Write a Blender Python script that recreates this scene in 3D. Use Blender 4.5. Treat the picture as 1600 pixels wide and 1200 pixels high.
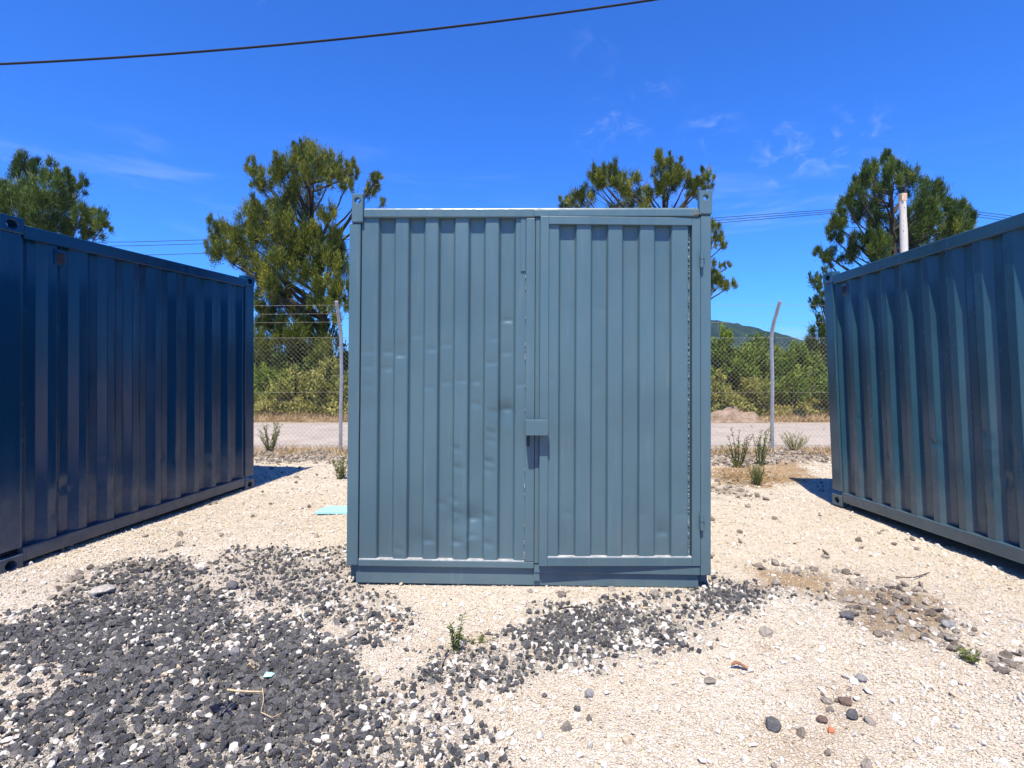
import bpy, bmesh, math, random
import numpy as np
from mathutils import Vector, Matrix, noise as mnoise
R = math.radians
random.seed(7)
RNG = np.random.default_rng(11)
scene = bpy.context.scene
for o in list(bpy.data.objects): bpy.data.objects.remove(o)
COL = scene.collection

# ------------------------------------------------------------------ camera
F, HOR, CAMZ, PITCH = 860.0, 578.0, 1.44, R(0.8)
PP = HOR - F*math.tan(PITCH)                      # row of the optical axis
cam = bpy.data.cameras.new('camera'); camo = bpy.data.objects.new('camera', cam); COL.objects.link(camo)
cam.sensor_fit = 'HORIZONTAL'; cam.sensor_width = 36; cam.lens = 36*F/1600
cam.shift_y = (PP-600)/1600; cam.clip_start = .05; cam.clip_end = 5000
camo.location = (0, 0, CAMZ); camo.rotation_euler = (R(90)+PITCH, 0, 0)
scene.camera = camo

# ------------------------------------------------------------------ sky, sun, exposure
SUN_EL, SUN_AZ = 62, 10.5                            # sun high behind the camera, a little to its left
world = bpy.data.worlds.new('World'); scene.world = world; world.use_nodes = True
wn, wl = world.node_tree.nodes, world.node_tree.links
wn.clear()
wout = wn.new('ShaderNodeOutputWorld'); wbg = wn.new('ShaderNodeBackground'); wbg.inputs['Strength'].default_value = .095
sky = wn.new('ShaderNodeTexSky'); sky.sky_type = 'NISHITA'; sky.sun_disc = False
sky.sun_elevation = R(SUN_EL); sky.sun_rotation = R(180+SUN_AZ)
sky.air_density = 1.0; sky.dust_density = .35; sky.ozone_density = 3.0; sky.altitude = 300
hsv = wn.new('ShaderNodeHueSaturation'); hsv.inputs['Saturation'].default_value = 1.0; hsv.inputs['Value'].default_value = 1.0
tint = wn.new('ShaderNodeMix'); tint.data_type = 'RGBA'; tint.blend_type = 'MULTIPLY'; tint.inputs['Factor'].default_value = 1
tint.inputs['B'].default_value = (.24, .715, 1.60, 1); wl.new(sky.outputs[0], tint.inputs['A'])
wl.new(tint.outputs['Result'], hsv.inputs['Color'])
# thin wisps of cloud
tc = wn.new('ShaderNodeTexCoord')
def wmath(op, a, b=None, clamp=False):
    n = wn.new('ShaderNodeMath'); n.operation = op; n.use_clamp = clamp
    for i, v in enumerate((a, b)):
        if v is None: continue
        if isinstance(v, (int, float)): n.inputs[i].default_value = v
        else: wl.new(v, n.inputs[i])
    return n.outputs[0]
def wnoise(scale, detail, rough, loc, stretch, rotz=0, dist=0):
    m = wn.new('ShaderNodeMapping'); m.inputs['Location'].default_value = loc; m.inputs['Scale'].default_value = stretch
    m.inputs['Rotation'].default_value = (0, rotz, 0)
    wl.new(tc.outputs['Generated'], m.inputs['Vector'])
    n = wn.new('ShaderNodeTexNoise'); n.inputs['Scale'].default_value = scale; n.inputs['Detail'].default_value = detail
    n.inputs['Roughness'].default_value = rough; n.inputs['Distortion'].default_value = dist
    wl.new(m.outputs[0], n.inputs['Vector']); return n.outputs['Fac']
def wramp(v, a, b):
    n = wn.new('ShaderNodeMapRange'); n.interpolation_type = 'SMOOTHSTEP'
    n.inputs['From Min'].default_value = a; n.inputs['From Max'].default_value = b; wl.new(v, n.inputs['Value']); return n.outputs[0]
puffs = wramp(wnoise(22, 6, .62, (3.1, .4, 1.7), (1, 1, 1.5), R(25), .6), .50, .76)
where = None
for az, el, rad in ((11.5, 25.5, .085), (13.5, 26.5, .07), (9.0, 23.0, .05), (20, 21.5, .07), (27, 19.5, .08), (31.5, 18.5, .09), (34, 15, .07), (8.5, 30.5, .05), (-14.5, 28, .035), (-43, 15, .07), (-25, 32, .03)):
    dv = wn.new('ShaderNodeVectorMath'); dv.operation = 'DISTANCE'; wl.new(tc.outputs['Generated'], dv.inputs[0])
    dv.inputs[1].default_value = (math.sin(R(az))*math.cos(R(el)), math.cos(R(az))*math.cos(R(el)), math.sin(R(el)))
    w_ = wramp(dv.outputs['Value'], rad, rad*.25); where = w_ if where is None else wmath('MAXIMUM', where, w_)
streak = wramp(wnoise(3.4, 5, .6, (.3, 2.0, 4.0), (1, 1, 7), R(6), .5), .52, .82)
sep = wn.new('ShaderNodeSeparateXYZ'); wl.new(tc.outputs['Generated'], sep.inputs[0])
low = wramp(sep.outputs['Z'], .44, .06)
band = wramp(sep.outputs['Z'], .60, .30)
cl = wmath('ADD', wmath('MULTIPLY', wmath('MULTIPLY', puffs, where), wmath('MULTIPLY', band, .27)),
           wmath('MULTIPLY', wmath('MULTIPLY', streak, low), .5), True)
mixc = wn.new('ShaderNodeMix'); mixc.data_type = 'RGBA'
wl.new(cl, mixc.inputs['Factor']); wl.new(hsv.outputs[0], mixc.inputs['A']); mixc.inputs['B'].default_value = (4.6, 5.6, 7.4, 1)
wl.new(mixc.outputs['Result'], wbg.inputs['Color']); wl.new(wbg.outputs[0], wout.inputs['Surface'])

sun = bpy.data.lights.new('sun', 'SUN'); sun.energy = 4.9; sun.angle = R(.53); sun.color = (1, .92, .775)
suno = bpy.data.objects.new('sun', sun); COL.objects.link(suno)
sd = Vector((math.sin(R(SUN_AZ))*math.cos(R(SUN_EL)), math.cos(R(SUN_AZ))*math.cos(R(SUN_EL)), -math.sin(R(SUN_EL))))
suno.rotation_euler = sd.to_track_quat('-Z', 'Y').to_euler(); suno.location = (-3, -12, 20)
vs = scene.view_settings; vs.view_transform = 'Standard'; vs.look = 'None'; vs.exposure = 0.77; vs.gamma = 1; vs.use_curve_mapping = False
scene.render.resolution_x, scene.render.resolution_y = 1024, 768
scene.render.engine = 'CYCLES'

# ------------------------------------------------------------------ helpers
CP, SP = math.cos(PITCH), math.sin(PITCH)
def ray(px, py):
    v = PP-py
    return Vector((px-800, F*CP - v*SP, F*SP + v*CP))
def at(px, py, Y):                                 # point at distance Y in front of the camera's foot
    r = ray(px, py); r = r*(Y/r.y); return Vector((r.x, r.y, r.z+CAMZ))
def gnd(px, py, z=0):                              # point on level ground
    r = ray(px, py); r = r*((z-CAMZ)/r.z); return Vector((r.x, r.y, z))
class MB:
    def __init__(s): s.v, s.f = [], []
    def add(s, vs_, fs):
        b = len(s.v); s.v += [tuple(v) for v in vs_]; s.f += [tuple(i+b for i in f) for f in fs]; return s
    def box(s, x0, x1, y0, y1, z0, z1):
        return s.add([(x0,y0,z0),(x1,y0,z0),(x1,y1,z0),(x0,y1,z0),(x0,y0,z1),(x1,y0,z1),(x1,y1,z1),(x0,y1,z1)],
                     [(0,3,2,1),(4,5,6,7),(0,1,5,4),(1,2,6,5),(2,3,7,6),(3,0,4,7)])
    def tube(s, pts, rads, n=8, cap=True):
        pts = [Vector(p) for p in pts]
        if not hasattr(rads, '__len__'): rads = [rads]*len(pts)
        b = len(s.v); prev = None
        for i, p in enumerate(pts):
            t = (pts[min(i+1, len(pts)-1)] - pts[max(i-1, 0)]).normalized()
            if prev is None:
                a = t.cross(Vector((0, 0, 1)))
                if a.length < .1: a = t.cross(Vector((0, 1, 0)))
            else: a = prev - t*prev.dot(t)
            a.normalize(); prev = a; c = t.cross(a)
            for k in range(n):
                th = 2*math.pi*k/n; s.v.append(tuple(p + (a*math.cos(th)+c*math.sin(th))*rads[i]))
        for i in range(len(pts)-1):
            for k in range(n):
                s.f.append((b+i*n+k, b+i*n+(k+1)%n, b+(i+1)*n+(k+1)%n, b+(i+1)*n+k))
        if cap:
            s.f.append(tuple(b+k for k in range(n))[::-1]); m = b+(len(pts)-1)*n; s.f.append(tuple(m+k for k in range(n)))
        return s
    def holed(s, x0, x1, z0, z1, y0, y1, cx, cz, rx, rz, n=20):      # block with an oval hole right through along y
        def rim(a):
            c, q = math.cos(a), math.sin(a); t = 1e9
            if c > 1e-6: t = min(t, (x1-cx)/c)
            if c < -1e-6: t = min(t, (x0-cx)/c)
            if q > 1e-6: t = min(t, (z1-cz)/q)
            if q < -1e-6: t = min(t, (z0-cz)/q)
            return cx+c*t, cz+q*t
        cor = [math.atan2(z-cz, x-cx) % (2*math.pi) for x in (x0, x1) for z in (z0, z1)]
        an = sorted(set([round(2*math.pi*k/n, 5) for k in range(n)] + [round(c, 5) for c in cor])); n = len(an)
        ring = [rim(a) for a in an]; ov = [(cx+rx*math.cos(a), cz+rz*math.sin(a)) for a in an]
        V = [(x, y0, z) for x, z in ring] + [(x, y0, z) for x, z in ov] + [(x, y1, z) for x, z in ring] + [(x, y1, z) for x, z in ov]
        fs = []
        for k in range(n):
            j = (k+1) % n
            fs += [(k, j, n+j, n+k), (2*n+k, 3*n+k, 3*n+j, 2*n+j), (n+k, n+j, 3*n+j, 3*n+k), (k, 2*n+k, 2*n+j, j)]
        return s.add(V, fs)
    def build(s, name, mat, parent=None, bevel=0, smooth=None, seg=2):
        me = bpy.data.meshes.new(name); me.from_pydata(s.v, [], s.f); me.update()
        return link(name, me, mat, parent, bevel, smooth, seg)
def link(name, me, mat, parent=None, bevel=0, smooth=None, seg=2):
    o = bpy.data.objects.new(name, me); COL.objects.link(o)
    if mat: me.materials.append(mat)
    if smooth is not None:
        me.polygons.foreach_set('use_smooth', [True]*len(me.polygons)); me.set_sharp_from_angle(angle=R(smooth))
    if bevel:
        m = o.modifiers.new('edge', 'BEVEL'); m.width = bevel; m.segments = seg; m.limit_method = 'ANGLE'; m.angle_limit = R(40)
        m.harden_normals = False
    if parent: o.parent = parent
    return o
def tag(o, label=None, cat=None, group=None, kind=None):
    if label: o['label'] = label
    if cat: o['category'] = cat
    if group: o['group'] = group
    if kind: o['kind'] = kind
    return o
def empty(name, loc, rot=(0, 0, 0)):
    o = bpy.data.objects.new(name, None); COL.objects.link(o); o.location = loc; o.rotation_euler = rot; o.empty_display_size = .2
    return o

# ------------------------------------------------------------------ materials
class NT:
    def __init__(s, name):
        s.m = bpy.data.materials.new(name); s.m.use_nodes = True; s.t = s.m.node_tree; s.n, s.l = s.t.nodes, s.t.links
        s.p = s.n['Principled BSDF']; s.out = s.n['Material Output']
        s.co = s.n.new('ShaderNodeTexCoord'); s.geo = s.n.new('ShaderNodeNewGeometry')
    def put(s, sock, v):
        if isinstance(v, (int, float)): sock.default_value = v
        elif isinstance(v, tuple): sock.default_value = v if len(v) == 4 or len(sock.default_value) == 3 else (*v, 1)
        else: s.l.new(v, sock)
    def pos(s, scale=(1, 1, 1), obj=True):
        m = s.n.new('ShaderNodeMapping'); m.inputs['Scale'].default_value = scale
        s.l.new(s.co.outputs['Object'] if obj else s.geo.outputs['Position'], m.inputs['Vector']); return m.outputs[0]
    def noise(s, scale, detail=4, rough=.55, vec=None, dist=0):
        n = s.n.new('ShaderNodeTexNoise'); n.inputs['Scale'].default_value = scale; n.inputs['Detail'].default_value = detail
        n.inputs['Roughness'].default_value = rough; n.inputs['Distortion'].default_value = dist
        s.l.new(vec if vec else s.pos(), n.inputs['Vector']); return n.outputs['Fac']
    def vor(s, scale, feature='F1', vec=None, out='Distance', rnd=1):
        n = s.n.new('ShaderNodeTexVoronoi'); n.feature = feature; n.inputs['Scale'].default_value = scale; n.inputs['Randomness'].default_value = rnd
        s.l.new(vec if vec else s.pos(), n.inputs['Vector']); return n.outputs[out]
    def ramp(s, v, a, b, lo=0., hi=1., smooth=True):
        n = s.n.new('ShaderNodeMapRange'); n.interpolation_type = 'SMOOTHSTEP' if smooth else 'LINEAR'
        for k, q in (('From Min', a), ('From Max', b), ('To Min', lo), ('To Max', hi)): n.inputs[k].default_value = q
        s.l.new(v, n.inputs['Value']); return n.outputs[0]
    def math(s, op, a, b=None, clamp=False):
        n = s.n.new('ShaderNodeMath'); n.operation = op; n.use_clamp = clamp; s.put(n.inputs[0], a)
        if b is not None: s.put(n.inputs[1], b)
        return n.outputs[0]
    def mix(s, f, a, b, mode='MIX'):
        n = s.n.new('ShaderNodeMix'); n.data_type = 'RGBA'; n.blend_type = mode
        s.put(n.inputs['Factor'], f); s.put(n.inputs['A'], a); s.put(n.inputs['B'], b); return n.outputs['Result']
    def bump(s, h, strength=.3, dist=.01, nrm=None):
        n = s.n.new('ShaderNodeBump'); n.inputs['Strength'].default_value = strength; n.inputs['Distance'].default_value = dist
        s.l.new(h, n.inputs['Height'])
        if nrm: s.l.new(nrm, n.inputs['Normal'])
        return n.outputs[0]
    def attr(s, name, fac=True):
        n = s.n.new('ShaderNodeAttribute'); n.attribute_name = name; return n.outputs['Fac' if fac else 'Color']
    def rnd(s): return s.n.new('ShaderNodeObjectInfo').outputs['Random']
    def set(s, **k):
        nm = {'base': 'Base Color', 'rough': 'Roughness', 'metal': 'Metallic', 'normal': 'Normal', 'spec': 'Specular IOR Level'}
        for a, v in k.items(): s.put(s.p.inputs[nm[a]], v)
        return s.m
def simple(name, col, rough=.6, metal=0, var=.15, scale=8, bump=.15):
    t = NT(name); n = t.noise(scale, 5); k = t.ramp(n, .3, .7, 1-var, 1+var)
    c = t.mix(1, col, k, 'MULTIPLY')
    return t.set(base=c, rough=rough, metal=metal, normal=t.bump(t.noise(scale*6, 4), bump, .004))
def paint(name, col, rough, chips=.0, grime=.5, seed=0., rusty=0., painted_reflection=.12, spec=.5):
    t = NT(name)
    P = t.pos(obj=False)
    big = t.noise(1.3+seed, 3, .5, P)
    stre = t.noise(3.0, 5, .6, t.pos((9, 9, .55), False))
    c = t.mix(t.ramp(big, .3, .7), tuple(x*.90 for x in col), tuple(x*1.08 for x in col))
    c = t.mix(t.math('MULTIPLY', t.ramp(stre, .56, .8), .22*grime), c, (.30, .31, .30))
    # small scuffs and chips that show primer, a few rust specks
    sc = t.noise(26, 6, .7, t.pos((1, 1, .45), False))
    c = t.mix(t.math('MULTIPLY', t.ramp(sc, .70, .76), .30), c, (.34, .42, .47))
    sp = t.noise(60, 3, .5, P); reg = t.noise(2.2, 2, .5, P)
    rust = t.math('MULTIPLY', t.ramp(sp, .70, .74), t.ramp(reg, .55, .68))
    c = t.mix(t.math('MULTIPLY', rust, .8), c, (.13, .055, .025))
    if rusty:                                       # thin rust runs down a seam
        rr = t.math('MULTIPLY', t.ramp(t.noise(5, 5, .65, t.pos((14, 14, .8), False)), .55, .72), t.ramp(t.noise(1.4, 3, .5, P), .45, .62))
        c = t.mix(t.math('MULTIPLY', rr, .55*rusty), c, (.16, .085, .045))
    # dust-coloured tone at the wall's foot, painting in the ground's reflection
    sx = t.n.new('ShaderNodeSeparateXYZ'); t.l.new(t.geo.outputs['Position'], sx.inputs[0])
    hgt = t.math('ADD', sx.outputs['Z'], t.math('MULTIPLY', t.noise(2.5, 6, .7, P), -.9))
    c = t.mix(t.math('MULTIPLY', t.math('MULTIPLY', t.ramp(hgt, .25, -.42), t.ramp(t.noise(9, 6, .7, P), .25, .75, .35, 1)), painted_reflection), c, (.27, .24, .20))
    dustn = t.ramp(t.noise(14, 5, .7, P), .35, .75)
    rg = t.math('ADD', t.ramp(t.noise(6, 5, .65, t.pos((3, 3, .5), False)), .3, .7, rough-.07, rough+.10), t.math('MULTIPLY', dustn, .05))
    b1 = t.bump(t.noise(3.2, 2, .5, t.pos((1, 1, .6), False)), .10, .02)
    b2 = t.bump(t.noise(160, 3, .6, P), .05, .002, b1)
    return t.set(base=c, rough=rg, normal=b2, spec=spec)
M = {}
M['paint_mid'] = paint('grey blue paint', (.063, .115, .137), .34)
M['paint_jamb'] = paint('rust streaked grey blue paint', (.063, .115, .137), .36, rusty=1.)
M['paint_left'] = paint('navy paint', (.001, .032, .076), .14, grime=.08, painted_reflection=.30, spec=.36, seed=.3)
M['paint_right'] = paint('teal blue paint', (.024, .070, .102), .16, grime=.15, painted_reflection=.2, spec=.4, seed=.7)
M['dust'] = simple('pale settled dust', (.30, .31, .31), .9, 0, .3, 20)
M['dark_gap'] = simple('dark gap', (.02, .02, .022), .8)
M['rubber'] = simple('black rubber', (.015, .015, .016), .6)
M['galv'] = simple('galvanised steel', (.42, .44, .46), .42, .7, .12, 20, .1)
M['wire'] = simple('dull zinc wire', (.30, .27, .22), .6, .2, .1, 30, .0)
M['cable'] = simple('black cable', (.004, .004, .006), .9)
M['line'] = simple('grey power line', (.012, .014, .03), .8)
def road_mat():
    t = NT('old asphalt'); P = t.pos(obj=False)
    c = t.mix(t.ramp(t.noise(1.1, 5, .6, P), .3, .7), (.34, .295, .25), (.42, .37, .32))
    c = t.mix(t.ramp(t.noise(90, 2, .6, P), .45, .7), c, (.25, .205, .17))
    c = t.mix(t.math('MULTIPLY', t.ramp(t.noise(.8, 4, .7, t.pos((.3, 2, 1), False)), .5, .75), .5), c, (.50, .42, .33))
    cr = t.vor(.9, 'DISTANCE_TO_EDGE', t.pos((1, 1.6, 1), False)); c = t.mix(t.math('MULTIPLY', t.ramp(cr, .012, .0), .5), c, (.10, .085, .07))
    return t.set(base=c, rough=.95, normal=t.bump(t.noise(120, 4, .7, P), .6, .01), spec=.1)
M['road'] = road_mat()
def ground_mat():
    t = NT('crushed stone ground'); P = t.pos(obj=False)
    v = t.vor(70, vec=P, out='Color'); cell = t.n.new('ShaderNodeSeparateColor'); t.l.new(v, cell.inputs[0])
    c = t.mix(t.ramp(t.noise(.9, 5, .6, P), .3, .7), (.62, .525, .40), (.68, .595, .475))
    c = t.mix(t.math('MULTIPLY', cell.outputs[0], .28), c, (.43, .36, .275))
    c = t.mix(t.math('MULTIPLY', t.ramp(cell.outputs[1], .8, .95), .6), c, (.70, .67, .62))
    c = t.mix(t.math('MULTIPLY', t.ramp(t.noise(3.5, 6, .7, P), .55, .75), .4), c, (.50, .38, .26))
    soil = t.mix(t.noise(9, 6, .7, P), (.27, .165, .075), (.42, .29, .15))
    c = t.mix(t.math('MULTIPLY', t.attr('soil'), t.ramp(t.noise(7, 5, .7, P), .15, .5), True), c, soil)
    c = t.mix(t.math('MULTIPLY', t.attr('dark'), .74), c, t.mix(t.noise(20, 4, .7, P), (.11, .108, .11), (.30, .285, .265)))
    c = t.mix(t.attr('bank'), c, t.mix(t.ramp(t.noise(2.5, 6, .7, P), .35, .65), (.17, .115, .065), (.33, .24, .15)))
    e = t.vor(70, 'DISTANCE_TO_EDGE', P); h = t.math('MINIMUM', e, .25)
    b = t.bump(h, .8, .03); b = t.bump(t.noise(30, 6, .7, P), .55, .03, b)
    return t.set(base=c, rough=.95, normal=b, spec=.2)
M['ground'] = ground_mat()
def stone_mat(name, c0, c1, c2, bump=.5):
    t = NT(name); r = t.rnd(); P = t.pos(obj=True)
    c = t.mix(t.ramp(r, 0, .8), c0, c1); c = t.mix(t.ramp(r, .86, .94), c, c2)
    c = t.mix(1, c, t.ramp(t.noise(2.2, 5, .7, P), .25, .75, .72, 1.22), 'MULTIPLY')
    return t.set(base=c, rough=.92, normal=t.bump(t.noise(5, 6, .7, P), bump, .15), spec=.25)
M['pale_stone'] = stone_mat('pale limestone chips', (.59, .505, .39), (.72, .65, .55), (.50, .39, .27))
M['white_stone'] = stone_mat('white limestone', (.66, .605, .52), (.76, .72, .65), (.58, .47, .33))
M['dark_stone'] = stone_mat('dark basalt', (.150, .147, .149), (.33, .318, .308), (.46, .43, .385), .9)
M['brown_stone'] = stone_mat('dusty grey stone', (.21, .175, .14), (.42, .365, .30), (.54, .46, .37), .6)
def leaf_mat(name, c0, c1, c2, trans=.13):
    t = NT(name); a = t.attr('tint')
    c = t.mix(t.ramp(a, 0, .6, smooth=False), c0, c1); c = t.mix(t.ramp(a, .6, 1, smooth=False), c, c2)
    t.set(base=c, rough=.6, spec=.25)
    tr = t.n.new('ShaderNodeBsdfTranslucent'); t.l.new(c, tr.inputs['Color'])
    mx = t.n.new('ShaderNodeMixShader'); mx.inputs[0].default_value = trans
    t.l.new(t.p.outputs[0], mx.inputs[1]); t.l.new(tr.outputs[0], mx.inputs[2]); t.l.new(mx.outputs[0], t.out.inputs['Surface'])
    return t.m
M['needle'] = leaf_mat('olive needles', (.028, .050, .008), (.125, .150, .015), (.290, .280, .035))
M['needle_dark'] = leaf_mat('dark green needles', (.014, .040, .008), (.075, .120, .016), (.195, .225, .034))
M['bush'] = leaf_mat('bright shrub leaves', (.060, .115, .010), (.150, .215, .022), (.290, .310, .055))
M['bush_dry'] = leaf_mat('yellow green shrub leaves', (.110, .130, .020), (.260, .255, .055), (.460, .410, .140))
M['straw'] = leaf_mat('dry straw', (.24, .16, .08), (.46, .31, .15), (.62, .48, .28), .15)
M['weed'] = leaf_mat('weed leaves', (.060, .085, .018), (.140, .165, .040), (.30, .28, .12))
M['bark'] = simple('dark bark', (.030, .024, .019), .95, 0, .4, 9, .3)
M['stem'] = simple('green stem', (.10, .11, .04), .7)
def hill_mat():
    t = NT('forested hill'); P = t.pos(obj=False)
    c = t.mix(t.ramp(t.noise(.09, 5, .7, P), .35, .65), (.010, .024, .012), (.034, .055, .022))
    return t.set(base=c, rough=1, normal=t.bump(t.noise(.12, 5, .7, P), 1, 6), spec=0)
M['hill'] = hill_mat()
M['teal_plastic'] = simple('turquoise plastic', (.33, .62, .65), .4, 0, .08, 6, .1)
M['brown_leaf'] = simple('dry brown leaf', (.36, .17, .09), .7, 0, .25, 30)
M['fabric'] = simple('dark navy plastic scrap', (.006, .008, .020), .5, 0, .3, 30)
M['twig'] = simple('pale dry twig', (.46, .33, .19), .85, 0, .25, 30)
M['orange'] = simple('orange brick chip', (.52, .17, .08), .85, 0, .2, 40)
M['white_wall'] = simple('white render', (.75, .74, .70), .8)
def pole_mat():
    t = NT('weathered pole wood'); P = t.pos()
    c = t.mix(t.noise(4, 5, .6, t.pos((6, 6, .6))), (.44, .41, .35), (.62, .59, .52))
    c = t.mix(t.ramp(t.noise(7, 4, .6, t.pos((2.5, 2.5, .9))), .62, .68), c, (.07, .055, .045))
    return t.set(base=c, rough=.85, normal=t.bump(t.noise(14, 5, .6, t.pos((6, 6, .5))), .4, .02))
M['pole'] = pole_mat()

# ------------------------------------------------------------------ ground
def wpoly(pts): return np.array([tuple(gnd(*p))[:2] for p in pts])
def poly_sd(x, y, P):                              # signed distance, positive inside
    d = np.full(x.shape, 1e9); ins = np.zeros(x.shape, bool); n = len(P)
    for i in range(n):
        ax, ay = P[i]; bx, by = P[(i+1) % n]
        ex, ey = bx-ax, by-ay; t = np.clip(((x-ax)*ex+(y-ay)*ey)/(ex*ex+ey*ey+1e-12), 0, 1)
        d = np.minimum(d, np.hypot(x-ax-t*ex, y-ay-t*ey))
        c = ((ay > y) != (by > y)); ins ^= c & (x < (bx-ax)*(y-ay)/((by-ay) if by != ay else 1e-12)+ax)
    return np.where(ins, d, -d)
_tab = RNG.random((256, 256))
def vnoise(x, y):
    xi, yi = np.floor(x).astype(int), np.floor(y).astype(int); fx, fy = x-xi, y-yi
    fx, fy = fx*fx*(3-2*fx), fy*fy*(3-2*fy); g = lambda a, b: _tab[a % 256, b % 256]
    return (g(xi, yi)*(1-fx)+g(xi+1, yi)*fx)*(1-fy)+(g(xi, yi+1)*(1-fx)+g(xi+1, yi+1)*fx)*fy
def fbm(x, y, oct=4):
    s, a, t = 0, 1, 0
    for k in range(oct): s = s+a*vnoise(x*2**k+17*k, y*2**k+31*k); t += a; a *= .55
    return s/t
DARK = [  # outlines of the spread basalt gravel, with how dense it lies
    (wpoly([(-60,1260),(-60,985),(60,945),(150,900),(205,875),(270,872),(330,893),(350,930),(400,955),(470,960),(520,990),(560,1030),(620,1060),(640,1110),(600,1150),(560,1260)]), .92),
    (wpoly([(350,900),(420,865),(520,868),(560,905),(545,930),(470,945),(390,940)]), .58),
    (wpoly([(300,880),(420,850),(540,858),(548,900),(600,935),(640,985),(600,1030),(480,960),(360,930)]), .62),
    (wpoly([(560,1040),(690,1030),(800,1010),(850,1040),(760,1080),(640,1090)]), .74),
    (wpoly([(790,1000),(830,960),(930,950),(1060,938),(1130,918),(1250,918),(1230,940),(1120,965),(1060,1000),(960,1022),(880,1030),(830,1045)]), .97),
    (wpoly([(540,1090),(700,1085),(800,1130),(850,1210),(820,1260),(520,1260)]), .58),
    (wpoly([(1100,895),(1130,905),(1250,925),(1240,945),(1100,935)]), .70),
]
PALE = [(wpoly([(-60,1110),(-60,1060),(70,1030),(160,1040),(130,1085),(40,1105)]), .75)]
BROWN = [  # grey-brown rubble on bare soil
    (wpoly([(1290,925),(1330,900),(1440,905),(1500,955),(1500,1010),(1440,1020),(1370,985),(1310,965)]), .9),
    (wpoly([(1170,893),(1230,882),(1330,895),(1320,915),(1230,900)]), .6),
    (wpoly([(1230,1080),(1330,1050),(1400,1100),(1390,1200),(1260,1230),(1220,1140)]), .18),
    (wpoly([(70,900),(160,885),(240,870),(330,885),(330,930),(180,960),(60,960)]), .7),
    (wpoly([(1540,1010),(1660,1000),(1660,1050),(1550,1040)]), .8),
    (wpoly([(1110,738),(1190,735),(1180,775),(1110,775)]), .5),
    (wpoly([(1108,700),(1300,700),(1300,722),(1108,728)]), .7),
    (wpoly([(398,700),(540,705),(540,722),(398,726)]), .7),
]
SOIL = [
    (wpoly([(1165,890),(1300,890),(1310,925),(1180,925)]), .9), (wpoly([(1310,915),(1450,920),(1490,960),(1470,1000),(1350,980)]), .9),
    (wpoly([(1220,1060),(1380,1060),(1400,1200),(1230,1230)]), .35), (wpoly([(1110,728),(1260,715),(1260,740),(1200,755),(1110,758)]), .95),
    (wpoly([(640,1000),(760,990),(780,1020),(650,1030)]), .3), (wpoly([(1180,1010),(1215,1005),(1220,1025),(1185,1030)]), .7),
    (wpoly([(395,700),(545,700),(545,716),(395,716)]), .8), (wpoly([(1105,698),(1310,698),(1310,716),(1105,716)]), .8),
]
def field(x, y, L, edge=.36):
    m = np.zeros(np.shape(x)); n = (fbm(x*3.1, y*3.1)-.5)*1.0+(fbm(x*11, y*11, 2)-.5)*.40
    for P, w in L:
        q = np.clip((poly_sd(x, y, P)+n*.5)/edge+.45, 0, 1); m = np.maximum(m, q*q*(3-2*q)*w)
    return m
def fields(x, y):
    d = field(x, y, DARK)*(1-field(x, y, PALE)); b = field(x, y, BROWN); s = field(x, y, SOIL, .2)
    return d, b, s
def gz(x, y):
    x, y = np.asarray(x, float), np.asarray(y, float)
    z = (fbm(x*.9+9, y*.9)-.5)*.05 + (fbm(x*5, y*5)-.5)*.028
    flat = np.clip((np.abs(x-.1)-1.0)/.5, 0, 1)+np.clip((3.35-y)/.5, 0, 1)+np.clip((y-6.9)/.5, 0, 1)
    z = z*np.clip(flat, .12, 1)
    z = z - .07*np.clip((x-1.8)/1.8, 0, 1)*np.clip((9-y)/2, 0, 1) - .03*np.clip((-x-1.8)/1.8, 0, 1)*np.clip((9-y)/2, 0, 1)
    fl = np.clip((y-9.9)/.4, 0, 1)                 # level under the road
    z = z*(1-fl) - .05*fl*np.clip((16.3-y)/.5, 0, 1)
    k = np.clip((y-15.9)/2.2, 0, 1); k = k*k*(3-2*k)
    z = z + k*(.75+.35*(fbm(x*.55+3, y*.55)-.4)) + np.clip((y-18)/30, 0, 1)*.9*k
    return z
def grid_obj(name, xs, ys, mat):
    X, Y = np.meshgrid(xs, ys); Z = gz(X, Y); n, m = X.shape
    co = np.stack([X, Y, Z], -1).reshape(-1, 3)
    i = np.arange(n*m).reshape(n, m); q = np.stack([i[:-1, :-1], i[:-1, 1:], i[1:, 1:], i[1:, :-1]], -1).reshape(-1, 4)
    me = bpy.data.meshes.new(name); me.vertices.add(n*m); me.vertices.foreach_set('co', co.ravel())
    me.loops.add(q.size); me.loops.foreach_set('vertex_index', q.ravel().astype(np.int32))
    me.polygons.add(len(q)); me.polygons.foreach_set('loop_start', np.arange(0, q.size, 4, dtype=np.int32))
    me.update(calc_edges=True)
    d, b, s = fields(X.ravel(), Y.ravel()); yy = Y.ravel()
    bank = np.clip((yy-15.2)/.6, 0, 1)
    for nm, a in (('dark', np.maximum(d, b*.45)), ('soil', np.maximum(s, .55*np.clip((yy-8.8)/.8, 0, 1)*np.clip((15.6-yy)/.4, 0, 1))), ('bank', bank)):
        at_ = me.attributes.new(nm, 'FLOAT', 'POINT'); at_.data.foreach_set('value', a.astype(np.float32))
    me.polygons.foreach_set('use_smooth', [True]*len(me.polygons))
    return link(name, me, mat)
xs = np.concatenate([-np.geomspace(1500, 7, 26), np.linspace(-6.8, 6.8, 230), np.geomspace(7, 1500, 26)])
ys = np.concatenate([[-40, -12, -4, -1, .2], np.linspace(1.0, 6, 140), np.linspace(6.06, 11, 60), np.linspace(11.3, 15.6, 8), np.linspace(15.8, 22, 40), np.geomspace(23, 2500, 26)])
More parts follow.
